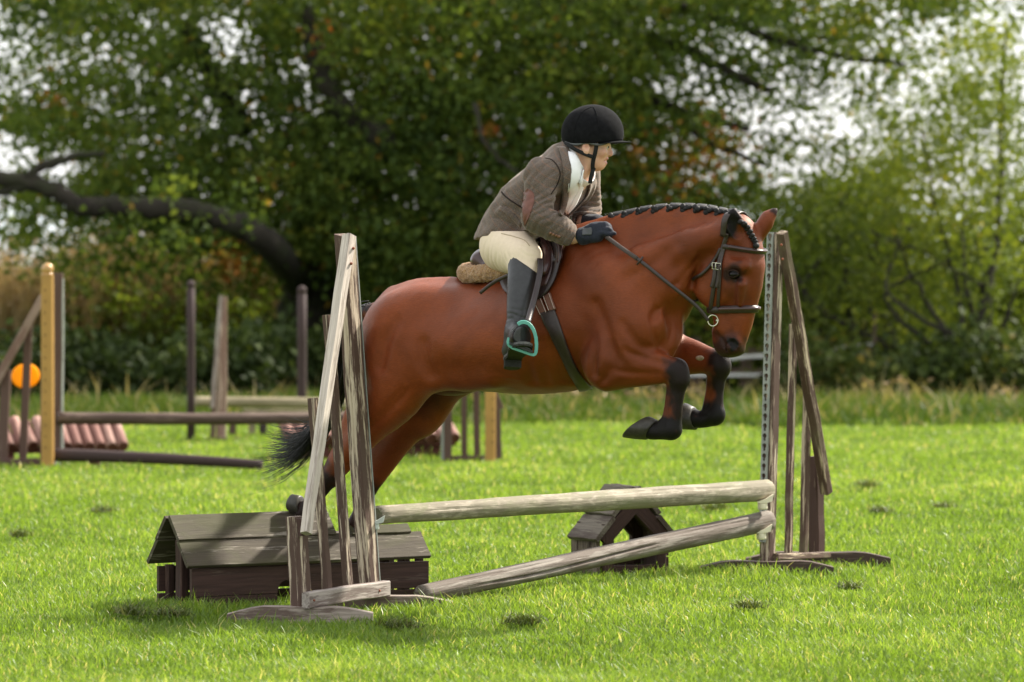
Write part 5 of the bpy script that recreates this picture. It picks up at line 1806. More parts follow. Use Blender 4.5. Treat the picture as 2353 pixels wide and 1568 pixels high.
def patch(name, bvh, left, right, nr, nc, off, th, mat, parent, crown=0.0, smooth=True, offs=None):
    """A sheet with thickness laid over a surface, between two edge lines given as picture points."""
    Lp, Rp = spline(left, nr), spline(right, nr)
    top, nor = [], []
    last = None
    for i in range(nr):
        for j in range(nc):
            u = j/(nc-1)
            q = Lp[i]*(1-u)+Rp[i]*u
            p, nm = pick(bvh, q[0], q[1])
            if p is None:
                p, nm = (last if last else (Vector(H(q[0], q[1], .1)), Vector((0, -1, 0))))
            last = (p, nm)
            o = off if offs is None else offs[0]+(offs[1]-offs[0])*i/(nr-1)
            top.append(p+nm*(o+crown*(1-(2*u-1)**2)*math.sin(math.pi*min(1, max(.0, .06+.88*i/(nr-1))))))
            nor.append(nm)
    # relax the sheet a little
    for it in range(2):
        new = list(top)
        for i in range(1, nr-1):
            for j in range(1, nc-1):
                new[i*nc+j] = (top[i*nc+j]*2+top[(i-1)*nc+j]+top[(i+1)*nc+j]+top[i*nc+j-1]+top[i*nc+j+1])/6
        top = new
    bot = [p-n_*th for p, n_ in zip(top, nor)]
    V = top+bot
    m = nr*nc
    F = []
    for i in range(nr-1):
        for j in range(nc-1):
            a = i*nc+j
            F.append((a, a+1, a+nc+1, a+nc))
            F.append((m+a, m+a+nc, m+a+nc+1, m+a+1))
    bd = [(0, j) for j in range(nc)]+[(i, nc-1) for i in range(1, nr)]+[(nr-1, j) for j in range(nc-2, -1, -1)]+[(i, 0) for i in range(nr-2, 0, -1)]
    for q in range(len(bd)):
        a = bd[q][0]*nc+bd[q][1]; b = bd[(q+1) % len(bd)][0]*nc+bd[(q+1) % len(bd)][1]
        F.append((a, m+a, m+b, b))
    mb = MB().add(V, F)
    return lobj(name, mb, mat, parent, smooth, fix=True)
def strap(name, bvh, path, w, th, mat, parent, off=.003, n=30, smooth=False):
    """Leather strap lying on a surface along picture points."""
    pts = spline(path, n)
    P_, N_ = [], []
    for q in pts:
        p, nm = pick(bvh, q[0], q[1])
        if p is None: continue
        P_.append(p+nm*off); N_.append(nm)
    return ribbon(name, P_, N_, w, th, mat, parent)
def ribbon(name, P_, N_, w, th, mat, parent, closed=False):
    n = len(P_)
    V, F, Wc = [], [], []
    acc = 0
    for i in range(n):
        t = (P_[(i+1) % n]-P_[i-1]) if closed else (P_[min(i+1, n-1)]-P_[max(i-1, 0)])
        t.normalize()
        nm = (N_[i]-t*N_[i].dot(t)).normalized()
        s = t.cross(nm)
        if i: acc += (P_[i]-P_[i-1]).length
        for (a, c) in ((-.5, 0), (-.42, .5), (0, .75), (.42, .5), (.5, 0), (.42, -.5), (-.42, -.5)):
            V.append(P_[i]+s*a*w+nm*(c*th+th*.5)); Wc.append((acc, a*w, c*th))
    m = 7
    for i in range(n if closed else n-1):
        for j in range(m):
            F.append((i*m+j, i*m+(j+1) % m, ((i+1) % n)*m+(j+1) % m, ((i+1) % n)*m+j))
    if not closed:
        F.append(tuple(range(m))); F.append(tuple((n-1)*m+j for j in range(m)))
    mb = MB().add(V, F, Wc)
    return lobj(name, mb, mat, parent, True, fix=True)
def ringstrap(name, bvh, c, e1, e2, a0, a1, w, th, mat, parent, off=.004, n=40, closed=False, reach=.15):
    c, e1, e2 = Vector(c), Vector(e1).normalized(), Vector(e2).normalized()
    P_, N_ = [], []
    for i in range(n):
        a = a0+(a1-a0)*(i/n if closed else i/(n-1))
        d = e1*math.cos(a)+e2*math.sin(a)
        h = bvh.ray_cast(c+d*reach, -d)
        if h[0] is None: continue
        P_.append(h[0]+d*off); N_.append(d)
    for it in range(3):
        P_ = [P_[i] if (not closed and i in (0, len(P_)-1)) else (P_[i-1]+P_[i]*2+P_[(i+1) % len(P_)])/4 for i in range(len(P_))]
    return ribbon(name, P_, N_, w, th, mat, parent, closed)
def vnormals(V, F):
    n = np.cross(V[F[:, 2]]-V[F[:, 0]], V[F[:, 3]]-V[F[:, 1]])
    N = np.zeros_like(V)
    for j in range(4):
        for ax in range(3): N[:, ax] += np.bincount(F[:, j], weights=n[:, ax], minlength=len(V))
    return N/np.maximum(np.linalg.norm(N, axis=1, keepdims=True), 1e-9)

# ------------------------------------------------------------------ the rider
person = empty('person', HO+Vector((0, 0, 1.42)), -TH)
person.location = toW(H(1190, 560, 0))
PO = Vector(H(1190, 560, 0))
tag(person, 'rider in black velvet helmet, brown tweed jacket, cream breeches and tall black boots, crouched over the jumping horse', 'person')
person['label'] = 'rider in black helmet, brown tweed jacket, cream breeches and tall black boots'
def pobj(name, V, F, mat, parent=None, smooth=True, attrs=None, fix=False):
    """Mesh in horse frame, stored relative to the rider's own base."""
    if isinstance(V, np.ndarray): V = V-np.array(PO)
    else: V = [Vector(v)-PO for v in V]
    o = mesh_obj(name, V, F, mat, None, smooth, attrs=attrs)
    o.parent = parent or person
    if fix: fixnormals(o)
    return o
def pmb(name, mb, mat, parent=None, smooth=True, fix=False):
    return pobj(name, mb.v, mb.f, mat, parent, smooth, attrs={'wc': np.array(mb.w)} if mb.w else None, fix=fix)
def reparent_shift(o, parent):
    """Move a mesh made in the horse frame under the rider."""
    o.data.transform(Matrix.Translation(-PO))
    o.parent = parent
    return o

DH = 17.755                                   # depth of the rider's head
XL = toL(Vector((1, 17.95, 0)))-toL(Vector((0, 17.95, 0)))     # picture-right in the horse frame
YL = toL(Vector((0, 18.95, 0)))-toL(Vector((0, 17.95, 0)))     # away from the camera
HR = np.stack([XL, YL, np.array((0, 0, 1.))], 1)
def hd(px, py, near=0.0): return W(px, py, DH-near)

spine_n = np.array((.78, 0, -.62))
HIP = [H(1150, 566, .10), H(1262, 566, -.10)]
def torso(f, g, k=.05):
    f.chain([H(1192, 548), H(1214, 492), H(1266, 432), H(1302, 388)], [.165+g, .152+g, .172+g, .140+g], k=k, sq=[.78, .72, .70, .66], axis=spine_n)
    for s in (1, -1):
        f.ell(H(1290, 402, .120*s), (.078+g, .072+g, .072+g), k=.06)

def rider_body():
    f = Field((-.15, -.42, .85), (.62, .46, 2.06), .0042)
    torso(f, -.034)
    # head
    f.ell(hd(1350, 316), (.083, .073, .092), k=.02, R=HR)
    f.chain([hd(1371, 342), hd(1372, 362), hd(1371, 375)], [.043, .037, .027], k=.03, sq=1.12, axis=YL)
    for s in (1, -1):
        f.chain([hd(1350, 350, .046*s), hd(1361, 368, .034*s), hd(1375, 377, .014*s)], [.023, .018, .016], k=.025)
        f.ell(hd(1382, 350, .040*s), (.020, .018, .016), k=.025)                # cheek
        f.ell(hd(1396, 338, .032*s), (.013, .014, .010), k=.010, R=HR, op='cut')
        f.ell(hd(1391, 339, .031*s), (.0105, .013, .0095), k=.006, R=HR)
        f.chain([hd(1398, 331.5, .012*s), hd(1395, 330, .034*s), hd(1386, 330, .052*s)], [.0065, .0075, .006], k=.014)
        # ears
        f.ell(hd(1347, 340, .078*s), (.0165, .010, .0255), k=.004, R=HR)
        f.ell(hd(1349, 339, .089*s), (.009, .007, .014), k=.004, R=HR, op='cut')
        f.ell(hd(1349, 349.5, .077*s), (.008, .006, .009), k=.006, R=HR)
    f.chain([hd(1397, 334), hd(1400.5, 344), hd(1403, 353)], [.0085, .0090, .0100], k=.010)
    f.ell(hd(1399, 356), (.011, .0165, .0070), k=.008, R=HR)
    f.ell(hd(1399.5, 359, .009), (.004, .003, .0025), k=.002, op='cut')
    f.ell(hd(1393.5, 365.0), (.0090, .019, .0058), k=.004, R=HR)
    f.ell(hd(1390.0, 375.0), (.0090, .017, .0070), k=.004, R=HR)
    f.chain([hd(1398, 370.5), hd(1390, 370.2, .018), hd(1385, 370.5, .028)], [.0026, .0022, .0015], k=.003, op='cut')
    f.ell(hd(1377, 380.5), (.016, .018, .012), k=.02, R=HR)
    f.ell(hd(1381, 377), (.012, .016, .009), k=.016, R=HR)
    f.chain([hd(1340, 345), H(1328, 385), H(1312, 408)], [.056, .057, .072], k=.03)
    f.chain([hd(1352, 372, .025), H(1335, 400, .03)], [.018, .02], k=.04)
    # arms
    for s in (1, -1):
        q = ARM[s]
        f.chain(q[:2], [.034, .034], k=.03)
        f.chain(q[1:3], [.038, .027], k=.01)
        f.chain([q[2], q[3]], [.026, .030], k=.01, sq=.8)
    # legs
    for s in (1, -1):
        L = LEG[s]
        f.chain([L[0], L[1]], [.065, .050], k=.05)
        f.chain([L[1], L[2]], [.052, .036], k=.02)
        f.chain([L[2], L[3]], [.034, .028], k=.02)
    f.chain([LEG[1][0], LEG[-1][0]], [.07, .07], k=.05)
    V, F = f.mesh(2)
    return keep_biggest(V, F)
ARM = {1: [H(1250, 400, .190), H(1230, 500, .265), H(1316, 545, .145), H(1362, 535, .115)],
       -1: [H(1346, 398, -.180), H(1348, 478, -.255), H(1340, 512, -.165), H(1388, 520, -.10)]}
LEG = {1: [H(1160, 566, .095), H(1205, 592, .235), W(1191, 742, 17.49), W(1174, 812, 17.49)]}
def mir(p): return np.array((p[0], -p[1], p[2]))
LEG[-1] = [mir(p) for p in LEG[1]]

PV, PF = rider_body()
def skin_mat():
    m, n, l, b = new_mat('skin')
    t = n.new('ShaderNodeTexCoord').outputs['Object']
    f = noise_node(n, l, t, 40, 4, .6)
    c = mixc(n, l, maprange(n, l, f, .3, .7), (.62, .35, .24), (.70, .42, .30))
    c = mixc(n, l, attr(n, 'lip').outputs['Fac'], c, (.48, .17, .14))
    c = mixc(n, l, attr(n, 'hairy').outputs['Fac'], c, (.055, .030, .018))
    l.new(c, b.inputs['Base Color'])
    b.inputs['Roughness'].default_value = .48
    b.inputs['Subsurface Weight'].default_value = .12
    b.inputs['Subsurface Radius'].default_value = (.012, .005, .003)
    return m
M['skin'] = skin_mat()
def near_pts(V, pts, r0, r1):
    k = np.zeros(len(V))
    for p in pts:
        d = np.linalg.norm(V-np.array(p), axis=1)
        k = np.maximum(k, np.clip((r1-d)/(r1-r0), 0, 1))
    return k
lip = near_pts(PV, [hd(1396, 365.5, y) for y in (-.012, 0, .012)]+[hd(1392, 375, y) for y in (-.010, 0, .010)]+[hd(1388, 370, .022)], .004, .010)
lip = np.maximum(lip, .45*near_pts(PV, [hd(1405, 354, .004), hd(1347, 336, .085)], .006, .018))
lip = np.maximum(lip, .30*near_pts(PV, [hd(1385, 352, .05)], .008, .026))
hairy = near_pts(PV, [hd(1402-i*2.6, 330-.3*i, .014+.010*i) for i in range(5)], .0025, .0065)
hairy = np.maximum(hairy, near_pts(PV, [hd(1326, 331, .06), hd(1331, 335, .068), hd(1321, 335, .04), hd(1359, 331, .075)], .007, .017)*.9)
body = pobj('body', PV, PF, M['skin'], attrs={'lip': lip, 'hairy': hairy})
M['eye_white'] = plain('eye_white', (.55, .52, .48), .2, .5)
for s in (1, -1):
    mb = MB().ball(Vector(hd(1391.5, 338.6, .031*s)), .0125, 14, 9)
    e = pmb('eye', mb, M['eye_white'])
    mb = MB().ball(Vector(hd(1396.0, 338.4, .033*s)), .0062, 10, 7)
    pmb('iris', mb, M['eye'], e)

# ---- shirt and stock
M['shirt'] = plain('white_shirt', (.80, .80, .79), .8, .2, var=.05, scale=30, bstr=.2)
f = Field((-.05, -.34, 1.35), (.52, .34, 1.95), .0045)
torso(f, -.008)
f.half(H(1230, 470, 0), np.array((-.78, 0, .55)))
SV, SF = f.mesh(3)
SV, SF = keep_biggest(SV, SF)
shirt = pobj('shirt', SV, SF, M['shirt'])
# ---- tweed jacket
def tweed_mat():
    m, n, l, b = new_mat('tweed')
    t = n.new('ShaderNodeTexCoord').outputs['Object']
    fine = noise_node(n, l, t, 330, 3, .7)
    med = noise_node(n, l, t, 60, 4, .6)
    c = ramp(n, [(.30, (.038, .028, .023)), (.52, (.112, .083, .064)), (.72, (.215, .170, .135))])
    l.new(fine, c.inputs['Fac'])
    col = mixc(n, l, maprange(n, l, med, .3, .7, 0, .35), c.outputs['Color'], (.115, .085, .068))
    # faint window check of rust and blue threads
    wv = n.new('ShaderNodeTexWave'); wv.inputs['Scale'].default_value = 11; wv.inputs['Distortion'].default_value = .4
    mp = n.new('ShaderNodeMapping'); mp.inputs['Rotation'].default_value = (0, .9, 0)
    l.new(t, mp.inputs['Vector']); l.new(mp.outputs['Vector'], wv.inputs['Vector'])
    col = mixc(n, l, maprange(n, l, wv.outputs['Fac'], .95, 1.0, 0, .35), col, (.24, .11, .06))
    wv2 = n.new('ShaderNodeTexWave'); wv2.bands_direction = 'Z'; wv2.inputs['Scale'].default_value = 11; wv2.inputs['Distortion'].default_value = .4
    l.new(mp.outputs['Vector'], wv2.inputs['Vector'])
    col = mixc(n, l, maprange(n, l, wv2.outputs['Fac'], .95, 1.0, 0, .30), col, (.09, .11, .13))
    l.new(col, b.inputs['Base Color'])
    b.inputs['Roughness'].default_value = .9
    b.inputs['Specular IOR Level'].default_value = .15
    b.inputs['Sheen Weight'].default_value = .25
    b.inputs['Sheen Roughness'].default_value = .5
    b.inputs['Sheen Tint'].default_value = (1, .9, .8, 1)
    bump(n, l, b, fine, .25, .002)
    return m
M['tweed'] = tweed_mat()
f = Field((-.20, -.44, 1.20), (.60, .46, 1.96), .0046)
torso(f, -.003)
f.chain([H(1218, 478, 0), H(1198, 510, 0), H(1184, 545, 0)], [.158, .168, .176], k=.05, sq=[.72, .76, .82], axis=spine_n)
f.chain([H(1180, 500, .10), H(1158, 545, .13)], [.065, .07], k=.05)
f.chain([H(1225, 500, .08), H(1240, 530, .16)], [.07, .06], k=.05)
pA, pB = np.array(H(1097, 549, .12)), np.array(H(1218, 531, .16))
ev = pB-pA
nrm = np.cross(ev, np.array((0, 1, 0))); nrm = nrm if nrm[2] < 0 else -nrm
f.half(pA, nrm)
# opening down the front, to the single button
f.chain([hd(1364, 330, .075), hd(1364, 330, -.075)], [.097, .097], k=.004, op='cut')
f.chain([hd(1339, 342, .0), H(1330, 378, .0)], [.066, .066], k=.004, op='cut')
for s in (1, -1):
    q = ARM[s]
    cuff = q[1]+(q[2]-q[1])*.84
    f.chain([q[0]+np.array((-.01, -.012*s, .0)), q[0]+(q[1]-q[0])*.5, q[1]], [.062, .060, .055], k=.045)
    f.chain([q[1], q[1]+(q[2]-q[1])*.45, cuff], [.055, .056, .048], k=.02)
    ax = (q[2]-q[1]); ax /= np.linalg.norm(ax)
    f.chain([cuff+ax*.002, cuff+ax*.08], [.037, .045], k=.002, op='cut')
JV, JF = f.mesh(3)
JV, JF = keep_biggest(JV, JF)
N = vnormals(JV, JF)
# folds in the cloth
def fold(V, c, rad, dirv, freq, amp, ph=0):
    d = np.linalg.norm(V-np.array(c), axis=1)
    w = np.clip(1-d/rad, 0, 1)**1.3
    dirv = np.array(dirv, float); dirv /= np.linalg.norm(dirv)
    s = (V-np.array(c))@dirv
    s = s+.012*fbm(V, 22, ph)
    return w*amp*(np.abs(np.sin(s*freq+ph))**.8-.5)
disp = fold(JV, H(1250, 485, .24), .13, H(1230, 470, .24)-H(1262, 500, .24), 150, .0075)
disp += fold(JV, H(1215, 480, .24), .12, (0.2, 0, 1), 120, .005, 1)
disp += fold(JV, H(1240, 425, .22), .15, H(1215, 410, .24)-H(1260, 440, .22), 80, .0045, 2)
disp += fold(JV, H(1285, 530, .19), .10, H(1306, 543, .15)-H(1228, 503, .26), 130, .004, .5)
disp += fold(JV, H(1165, 500, .15), .17, (0.35, 0, .9), 60, .006, .7)
disp += fold(JV, H(1345, 500, -.2), .15, (0, 0, 1), 130, .007, .2)
disp += fold(JV, H(1290, 410, .13), .12, H(1270, 380, .15)-H(1300, 440, .1), 75, .004, 1.2)
disp += .0022*fbm(JV, 26, 3.0)
JV = JV+N*(disp*2.3)[:, None]
jacket = pobj('jacket', JV, JF, M['tweed'])
jb = bvh_of(JV, JF)
R_ = lambda o: reparent_shift(o, jacket)
M['leather_patch'] = plain('leather_patch', (.135, .052, .034), .55, .35, var=.15, scale=60, bstr=.2)
R_(patch('elbow_patch', jb, [(1213, 434), (1205, 444), (1202, 470), (1202.5, 500), (1206, 518)], [(1214, 434), (1226, 444), (1227, 465), (1219, 492), (1207, 519)], 26, 12, .0040, .004, M['leather_patch'], person))
S_ = lambda o: reparent_shift(o, shirt)
S_(patch('shirt_front', jb, [(1305, 352), (1309, 390), (1306, 420), (1301, 450), (1295, 482)], [(1318, 356), (1341, 400), (1334, 435), (1319, 465), (1300, 490)], 18, 8, .010, .006, M['shirt'], person, crown=.003))
S_(patch('stock_fold', jb, [(1334, 391), (1331, 404), (1322, 430), (1310, 462), (1300, 482)], [(1345, 390), (1344, 404), (1334, 434), (1319, 466), (1302, 488)], 16, 5, .014, .005, M['shirt'], person, crown=.003))
nk = Vector(hd(1352, 350))-Vector(H(1312, 378))
nk.normalize()
side = Vector((0, -1, 0)); side = (side-nk*side.dot(nk)).normalized()
fwd = side.cross(nk)
pbv = bvh_of(PV, PF)
for (t_, w_, o_) in ((-.006, .046, .008),):
    c_ = Vector(H(1323, 367, .0))+nk*t_
    S_(ringstrap('collar', pbv, c_, fwd, side, 0, 2*math.pi, w_, .005, M['shirt'], person, off=o_, n=40, closed=True, reach=.13))
R_(patch('lapel', jb, [(1281, 342), (1287, 356), (1292, 380), (1294, 405), (1291, 440), (1284, 475), (1281, 492)], [(1299, 342), (1305, 362), (1311, 392), (1309, 405), (1305, 440), (1297, 475), (1288, 497)], 16, 6, .012, .005, M['tweed'], person, crown=.004))
R_(patch('lapel', jb, [(1346, 392), (1350, 420), (1343, 450), (1318, 480), (1300, 494)], [(1360, 398), (1367, 420), (1356, 452), (1330, 482), (1303, 497)], 14, 6, .012, .005, M['tweed'], person, crown=.004))
R_(patch('pocket_flap', jb, [(1150, 474), (1168, 485), (1186, 499), (1199, 514)], [(1146, 482), (1164, 494), (1182, 509), (1196, 524)], 10, 5, .004, .004, M['tweed'], person))
M['seam'] = plain('dark_seam', (.030, .022, .018), .9, .1)
R_(strap('waist_seam', jb, [(1153, 442), (1162, 452), (1178, 464), (1201, 478)], .006, .0025, M['seam'], person, off=.001, n=22))
R_(strap('sleeve_seam', jb, [(1252, 364), (1268, 368), (1282, 384), (1287, 403), (1278, 428), (1266, 446)], .005, .002, M['seam'], person, off=.0002, n=26))
M['button'] = plain('horn_button', (.16, .075, .040), .35, .5, var=.3, scale=90)
for (x, y) in ((1264, 536), (1271, 539), (1277.5, 541.5), (1284, 544)):
    p, nm = pick(jb, x, y)
    if p:
        b = MB().ball(p+nm*.002, .0068, 12, 7, (1, 1, .6), nm.to_track_quat('Z', 'Y').to_matrix())
        R_(lobj('button', b, M['button'], person))

# ---- breeches
M['breeches'] = plain('cream_breeches', (.70, .575, .425), .75, .25, var=.04, scale=60, bstr=.12, sheen=.1)
f = Field((-.22, -.36, 1.02), (.30, .36, 1.52), .0046)
for s in (1, -1):
    L = LEG[s]
    mid_ = L[0]+(L[1]-L[0])*.5+np.array((0, -.005*s, .004))
    f.chain([L[0]+np.array((.03, 0, .0)), mid_, L[1]], [.104, .094, .071], k=.03)
    f.chain([L[1], L[1]+(L[2]-L[1])*.40], [.066, .056], k=.012)
    f.ell(L[0]+np.array((-.005, .0, .0)), (.090, .10, .095), k=.05)
f.chain([LEG[1][0]+np.array((.05, .03, .03)), LEG[-1][0]+np.array((.05, -.03, .03))], [.125, .125], k=.04)
f.half(LEG[1][1]+(LEG[1][2]-LEG[1][1])*.36, (0, 0, -1))
BV, BF = f.mesh(3)
BV, BF = keep_biggest(BV, BF)
N = vnormals(BV, BF)
disp = fold(BV, H(1190, 595, .25), .10, (1, 0, .35), 150, .0045)+fold(BV, H(1150, 585, .2), .13, (1, 0, -.3), 95, .0045, 1)+fold(BV, H(1215, 575, .27), .07, (.8, 0, 1), 170, .003, 2)
BV = BV+N*(disp*1.5)[:, None]
br = pobj('breeches', BV, BF, M['breeches'])
bb = bvh_of(BV, BF)
R2 = lambda o: reparent_shift(o, br)
R2(strap('thigh_seam', bb, [(1152, 537), (1180, 544), (1205, 553), (1217, 566)], .0035, .0015, plain('breeches_seam', (.40, .32, .21), .9, .1), person, off=.0004, n=22))

# ---- boots
M['boot'] = plain('black_boot_leather', (.020, .0205, .021), .42, .45, var=.25, scale=50, bstr=.12)
M['boot_sole'] = plain('boot_sole', (.020, .020, .015), .75, .25, var=.4, scale=150, bstr=.5)
M['welt'] = plain('boot_welt', (.075, .075, .072), .6, .3, var=.2, scale=90)
def build_boot(s):
    f = Field((-.16, .10, .72) if s < 0 else (-.16, -.56, .72), (.40, .56, 1.46) if s < 0 else (.40, -.10, 1.46), .0042)
    q = (lambda p: np.array(p)) if s > 0 else mir
    kn, an = q(LEG[1][1]), q(LEG[1][2])
    heel, ball, toe = q(W(1176, 806, 17.50)), q(W(1194, 778, 17.355)), q(W(1203, 771, 17.28))
    f.chain([q(W(1203, 596, 17.625)), q(W(1199, 650, 17.565)), q(W(1192, 705, 17.515)), q(W(1190, 748, 17.49))], [.060, .0575, .048, .042], k=.01, sq=.97)
    f.chain([q(W(1189, 752, 17.49)), q(W(1181, 792, 17.49)), heel], [.042, .041, .036], k=.02)
    f.chain([q(W(1186, 766, 17.48)), q(W(1192, 768, 17.41)), ball, toe], [.042, .040, .038, .030], k=.025)
    f.chain([heel, q(W(1186, 790, 17.43)), ball, toe], [.033, .030, .038, .031], k=.02)
    # sloping top, highest at the outside back
    a, b_ = q(W(1179, 589, 17.60)), q(W(1236, 629, 17.60))
    ev = b_-a
    up = np.cross(ev, q(YL))
    if up[2] < 0: up = -up
    f.half(a, up)
    V, F = f.mesh(3)
    V, F = keep_biggest(V, F)
    N = vnormals(V, F)
    c1, c2 = q(W(1190, 728, 17.45)), q(W(1192, 745, 17.45))
    V = V+N*(fold(V, c1, .085, (.3, 0, 1), 140, .006)+fold(V, c2, .06, (-.3, 0, 1), 150, .004, 1)+.001*fbm(V, 30, 2))[:, None]
    o = pobj('boot', V, F, M['boot'])
    # sole and heel block
    ax = toe-heel; ax = ax/np.linalg.norm(ax)
    dn = q(toL(Vector((.04, 17.95-.52, -.85)))-toL(Vector((0, 17.95, 0)))); dn = dn-ax*(dn@ax); dn = dn/np.linalg.norm(dn)
    sd = np.cross(ax, dn)
    L = .275
    c0 = toe+ax*.022+dn*.036
    out = []
    for t in np.linspace(0, 1, 15): pass
    prof = [(0, .0), (.006, .018), (.025, .034), (.06, .043), (.095, .044), (.14, .036), (.185, .030), (.225, .034), (.255, .032), (.272, .020), (.278, 0)]
    ring = [(x, w) for x, w in prof]+[(x, -w) for x, w in prof[::-1][1:-1]]
    def plate(x0, x1, z0, z1, gr, nm, mat, par):
        pts = [(x, w*gr) for x, w in ring if x0 <= x <= x1]
        mb = MB().prism([Vector(c0-ax*(x-.0)+sd*w+dn*z0) for x, w in pts], Vector(dn*(z1-z0)))
        return pmb(nm, mb, mat, par, False, fix=True)
    plate(0, 1, -.006, .003, 1.06, 'welt', M['welt'], o)
    plate(0, 1, .003, .010, 1.0, 'boot_sole', M['boot_sole'], o)
    plate(.19, 1, .010, .038, .98, 'heel', M['boot_sole'], o)
    return o, V, F
boot, OV, OF = build_boot(1)
build_boot(-1)

# ---- gloves
M['glove'] = plain('navy_glove', (.016, .019, .030), .75, .25, var=.3, scale=120, bstr=.3, sheen=.15)
M['glove_tab'] = plain('glove_strap', (.060, .062, .066), .5, .4, var=.1)
f = Field((.16, -.30, 1.30), (.62, .24, 1.60), .0036)
g_ = lambda x, y, r: H(x, y, r)
f.chain([g_(1341, 542, .136), g_(1349, 538, .130), g_(1366, 532, .128), g_(1386, 526, .120)], [.033, .033, .037, .032], k=.015, sq=[1, .85, .66, .62])
f.chain([g_(1340, 546, .140), g_(1336, 556, .140)], [.022, .010], k=.02)
for (kx, ky, kr, mx, my, mr, tx, ty, tr, r) in (
    (1386, 517, .105, 1399, 520, .100, 1402, 532, .070, .0125),
    (1389, 521, .118, 1401, 525, .114, 1403, 537, .080, .0130),
    (1389, 528, .130, 1402, 531, .126, 1403, 543, .092, .0125),
    (1384, 536, .138, 1398, 537, .136, 1412, 537, .118, .0115)):
    f.chain([g_(kx-10, ky+1, kr), g_(kx, ky, kr), g_(mx, my, mr), g_(tx, ty, tr)], [r*1.0, r*1.02, r*.95, r*.72], k=.0025)
f.chain([g_(1358, 540, .11), g_(1380, 541, .085), g_(1396, 540, .078)], [.018, .0145, .011], k=.01)       # thumb, underneath
f.chain([g_(1352, 548, .136), g_(1375, 547, .134)], [.016, .014], k=.02)
c_ = np.array(g_(1326, 547, .14))
GV, GF = f.mesh(3)
GV, GF = keep_biggest(GV, GF)
GN = vnormals(GV, GF)
GV = GV+GN*(.0018*fbm(GV, 60, 1.5)+fold(GV, g_(1392, 526, .13), .05, (1, 0, .3), 260, .002))[:, None]
glove = pobj('glove', GV, GF, M['glove'])
gb = bvh_of(GV, GF)
reparent_shift(patch('wrist_tab', gb, [(1338, 527), (1337.5, 533), (1338, 541)], [(1359, 523), (1361, 531), (1360, 540)], 8, 8, .004, .004, M['glove_tab'], person), glove)
f = Field((.16, -.10, 1.30), (.62, .30, 1.62), .0045)
f.chain([g_(1350, 512, -.165), g_(1372, 517, -.120), g_(1388, 521, -.095)], [.036, .042, .034], k=.02, sq=.8)
for (a_, b_, r) in ((( 1388, 516, -.085), (1401, 520, -.075), .013), ((1390, 520, -.10), (1402, 525, -.09), .013), ((1389, 525, -.115), (1401, 530, -.10), .0125), ((1386, 529, -.125), (1396, 534, -.11), .0115)):
    f.chain([g_(*a_), g_(*b_), np.array(g_(*b_))+np.array((.004, -.01, -.025))], [r*1.1, r, r*.8], k=.006)
f.chain([g_(1372, 512, -.10), g_(1390, 512, -.07)], [.016, .012], k=.01)
V, F = f.mesh(3)
V, F = keep_biggest(V, F)
pobj('glove', V, F, M['glove'])

# ---- helmet
def velvet():
    m, n, l, b = new_mat('black_velvet')
    t = n.new('ShaderNodeTexCoord').outputs['Object']
    f = noise_node(n, l, t, 55, 5, .6)
    c = mixc(n, l, maprange(n, l, f, .3, .7), (.0045, .0045, .005), (.010, .010, .011))
    l.new(c, b.inputs['Base Color'])
    b.inputs['Roughness'].default_value = .95
    b.inputs['Specular IOR Level'].default_value = .1
    b.inputs['Sheen Weight'].default_value = .025
    b.inputs['Sheen Roughness'].default_value = .3
    bump(n, l, b, f, .1, .002)
    return m
M['velvet'] = velvet()
M['trim'] = plain('helmet_trim', (.075, .078, .082), .35, .5, var=.1)
M['webbing'] = plain('black_webbing', (.012, .012, .012), .8, .25, var=.3, scale=200)
f = Field((.05, -.30, 1.68), (.66, .36, 2.06), .0044)
f.ell(hd(1362, 308), (.1125, .094, .102), k=.01, R=HR)
f.ell(hd(1355, 305), (.101, .093, .097), k=.05, R=HR)
f.ell(hd(1375, 305), (.088, .086, .090), k=.04, R=HR)
f.half(hd(1361, 331), np.array((0, 0, -1.))+np.array(XL)*.02)
f.half(hd(1400, 327), np.array((0, 0, -1.))-np.array(XL)*-.10)
f.ell(hd(1361, 326), (.088, .076, .060), k=.004, R=HR, op='cut')
# peak: thin brim bent round the front
V, F = f.mesh(4)
V, F = keep_biggest(V, F)
hel = pobj('helmet', V, F, M['velvet'])
hb_ = bvh_of(V, F)
b = MB()
Vv, rows, cols = [], 9, 19
ctr = Vector(hd(1361, 321))
for lay in (0, 1):
    for i in range(rows):
        for j in range(cols):
            a = math.radians(-78+156*j/(cols-1))
            t = i/(rows-1)
            ext = math.cos(a)**1.1
            r1 = .105+.0*ext; r2 = .106+.050*max(ext, .02)
            r = r1-.012+(r2-r1+.012)*t
            p = ctr+Vector(XL)*(math.cos(a)*r*1.0)+Vector(YL)*(math.sin(a)*r*.86)+Vector((0, 0, -.004-.010*t+.004*math.cos(a)-.006*(1-math.cos(a))-.0035*lay*(1 if t < .95 else .4)))
            Vv.append(p)
n_ = rows*cols
Fv = []
for i in range(rows-1):
    for j in range(cols-1):
        q = i*cols+j
        Fv.append((q, q+1, q+cols+1, q+cols)); Fv.append((n_+q, n_+q+cols, n_+q+cols+1, n_+q+1))
for i in range(rows-1):
    for j in (0, cols-1): Fv.append((i*cols+j, (i+1)*cols+j, n_+(i+1)*cols+j, n_+i*cols+j))
for j in range(cols-1):
    for i in (0, rows-1): Fv.append((i*cols+j, i*cols+j+1, n_+i*cols+j+1, n_+i*cols+j))
b.add(Vv, Fv)
pmb('peak', b, M['velvet'], hel, True, fix=True)
tp, tn = pick(hb_, 1362, 247)
b = MB().ball(Vector(hd(1362, 243.5)), .0105, 14, 8, (1, 1, .45))
pmb('top_button', b, M['velvet'], hel)
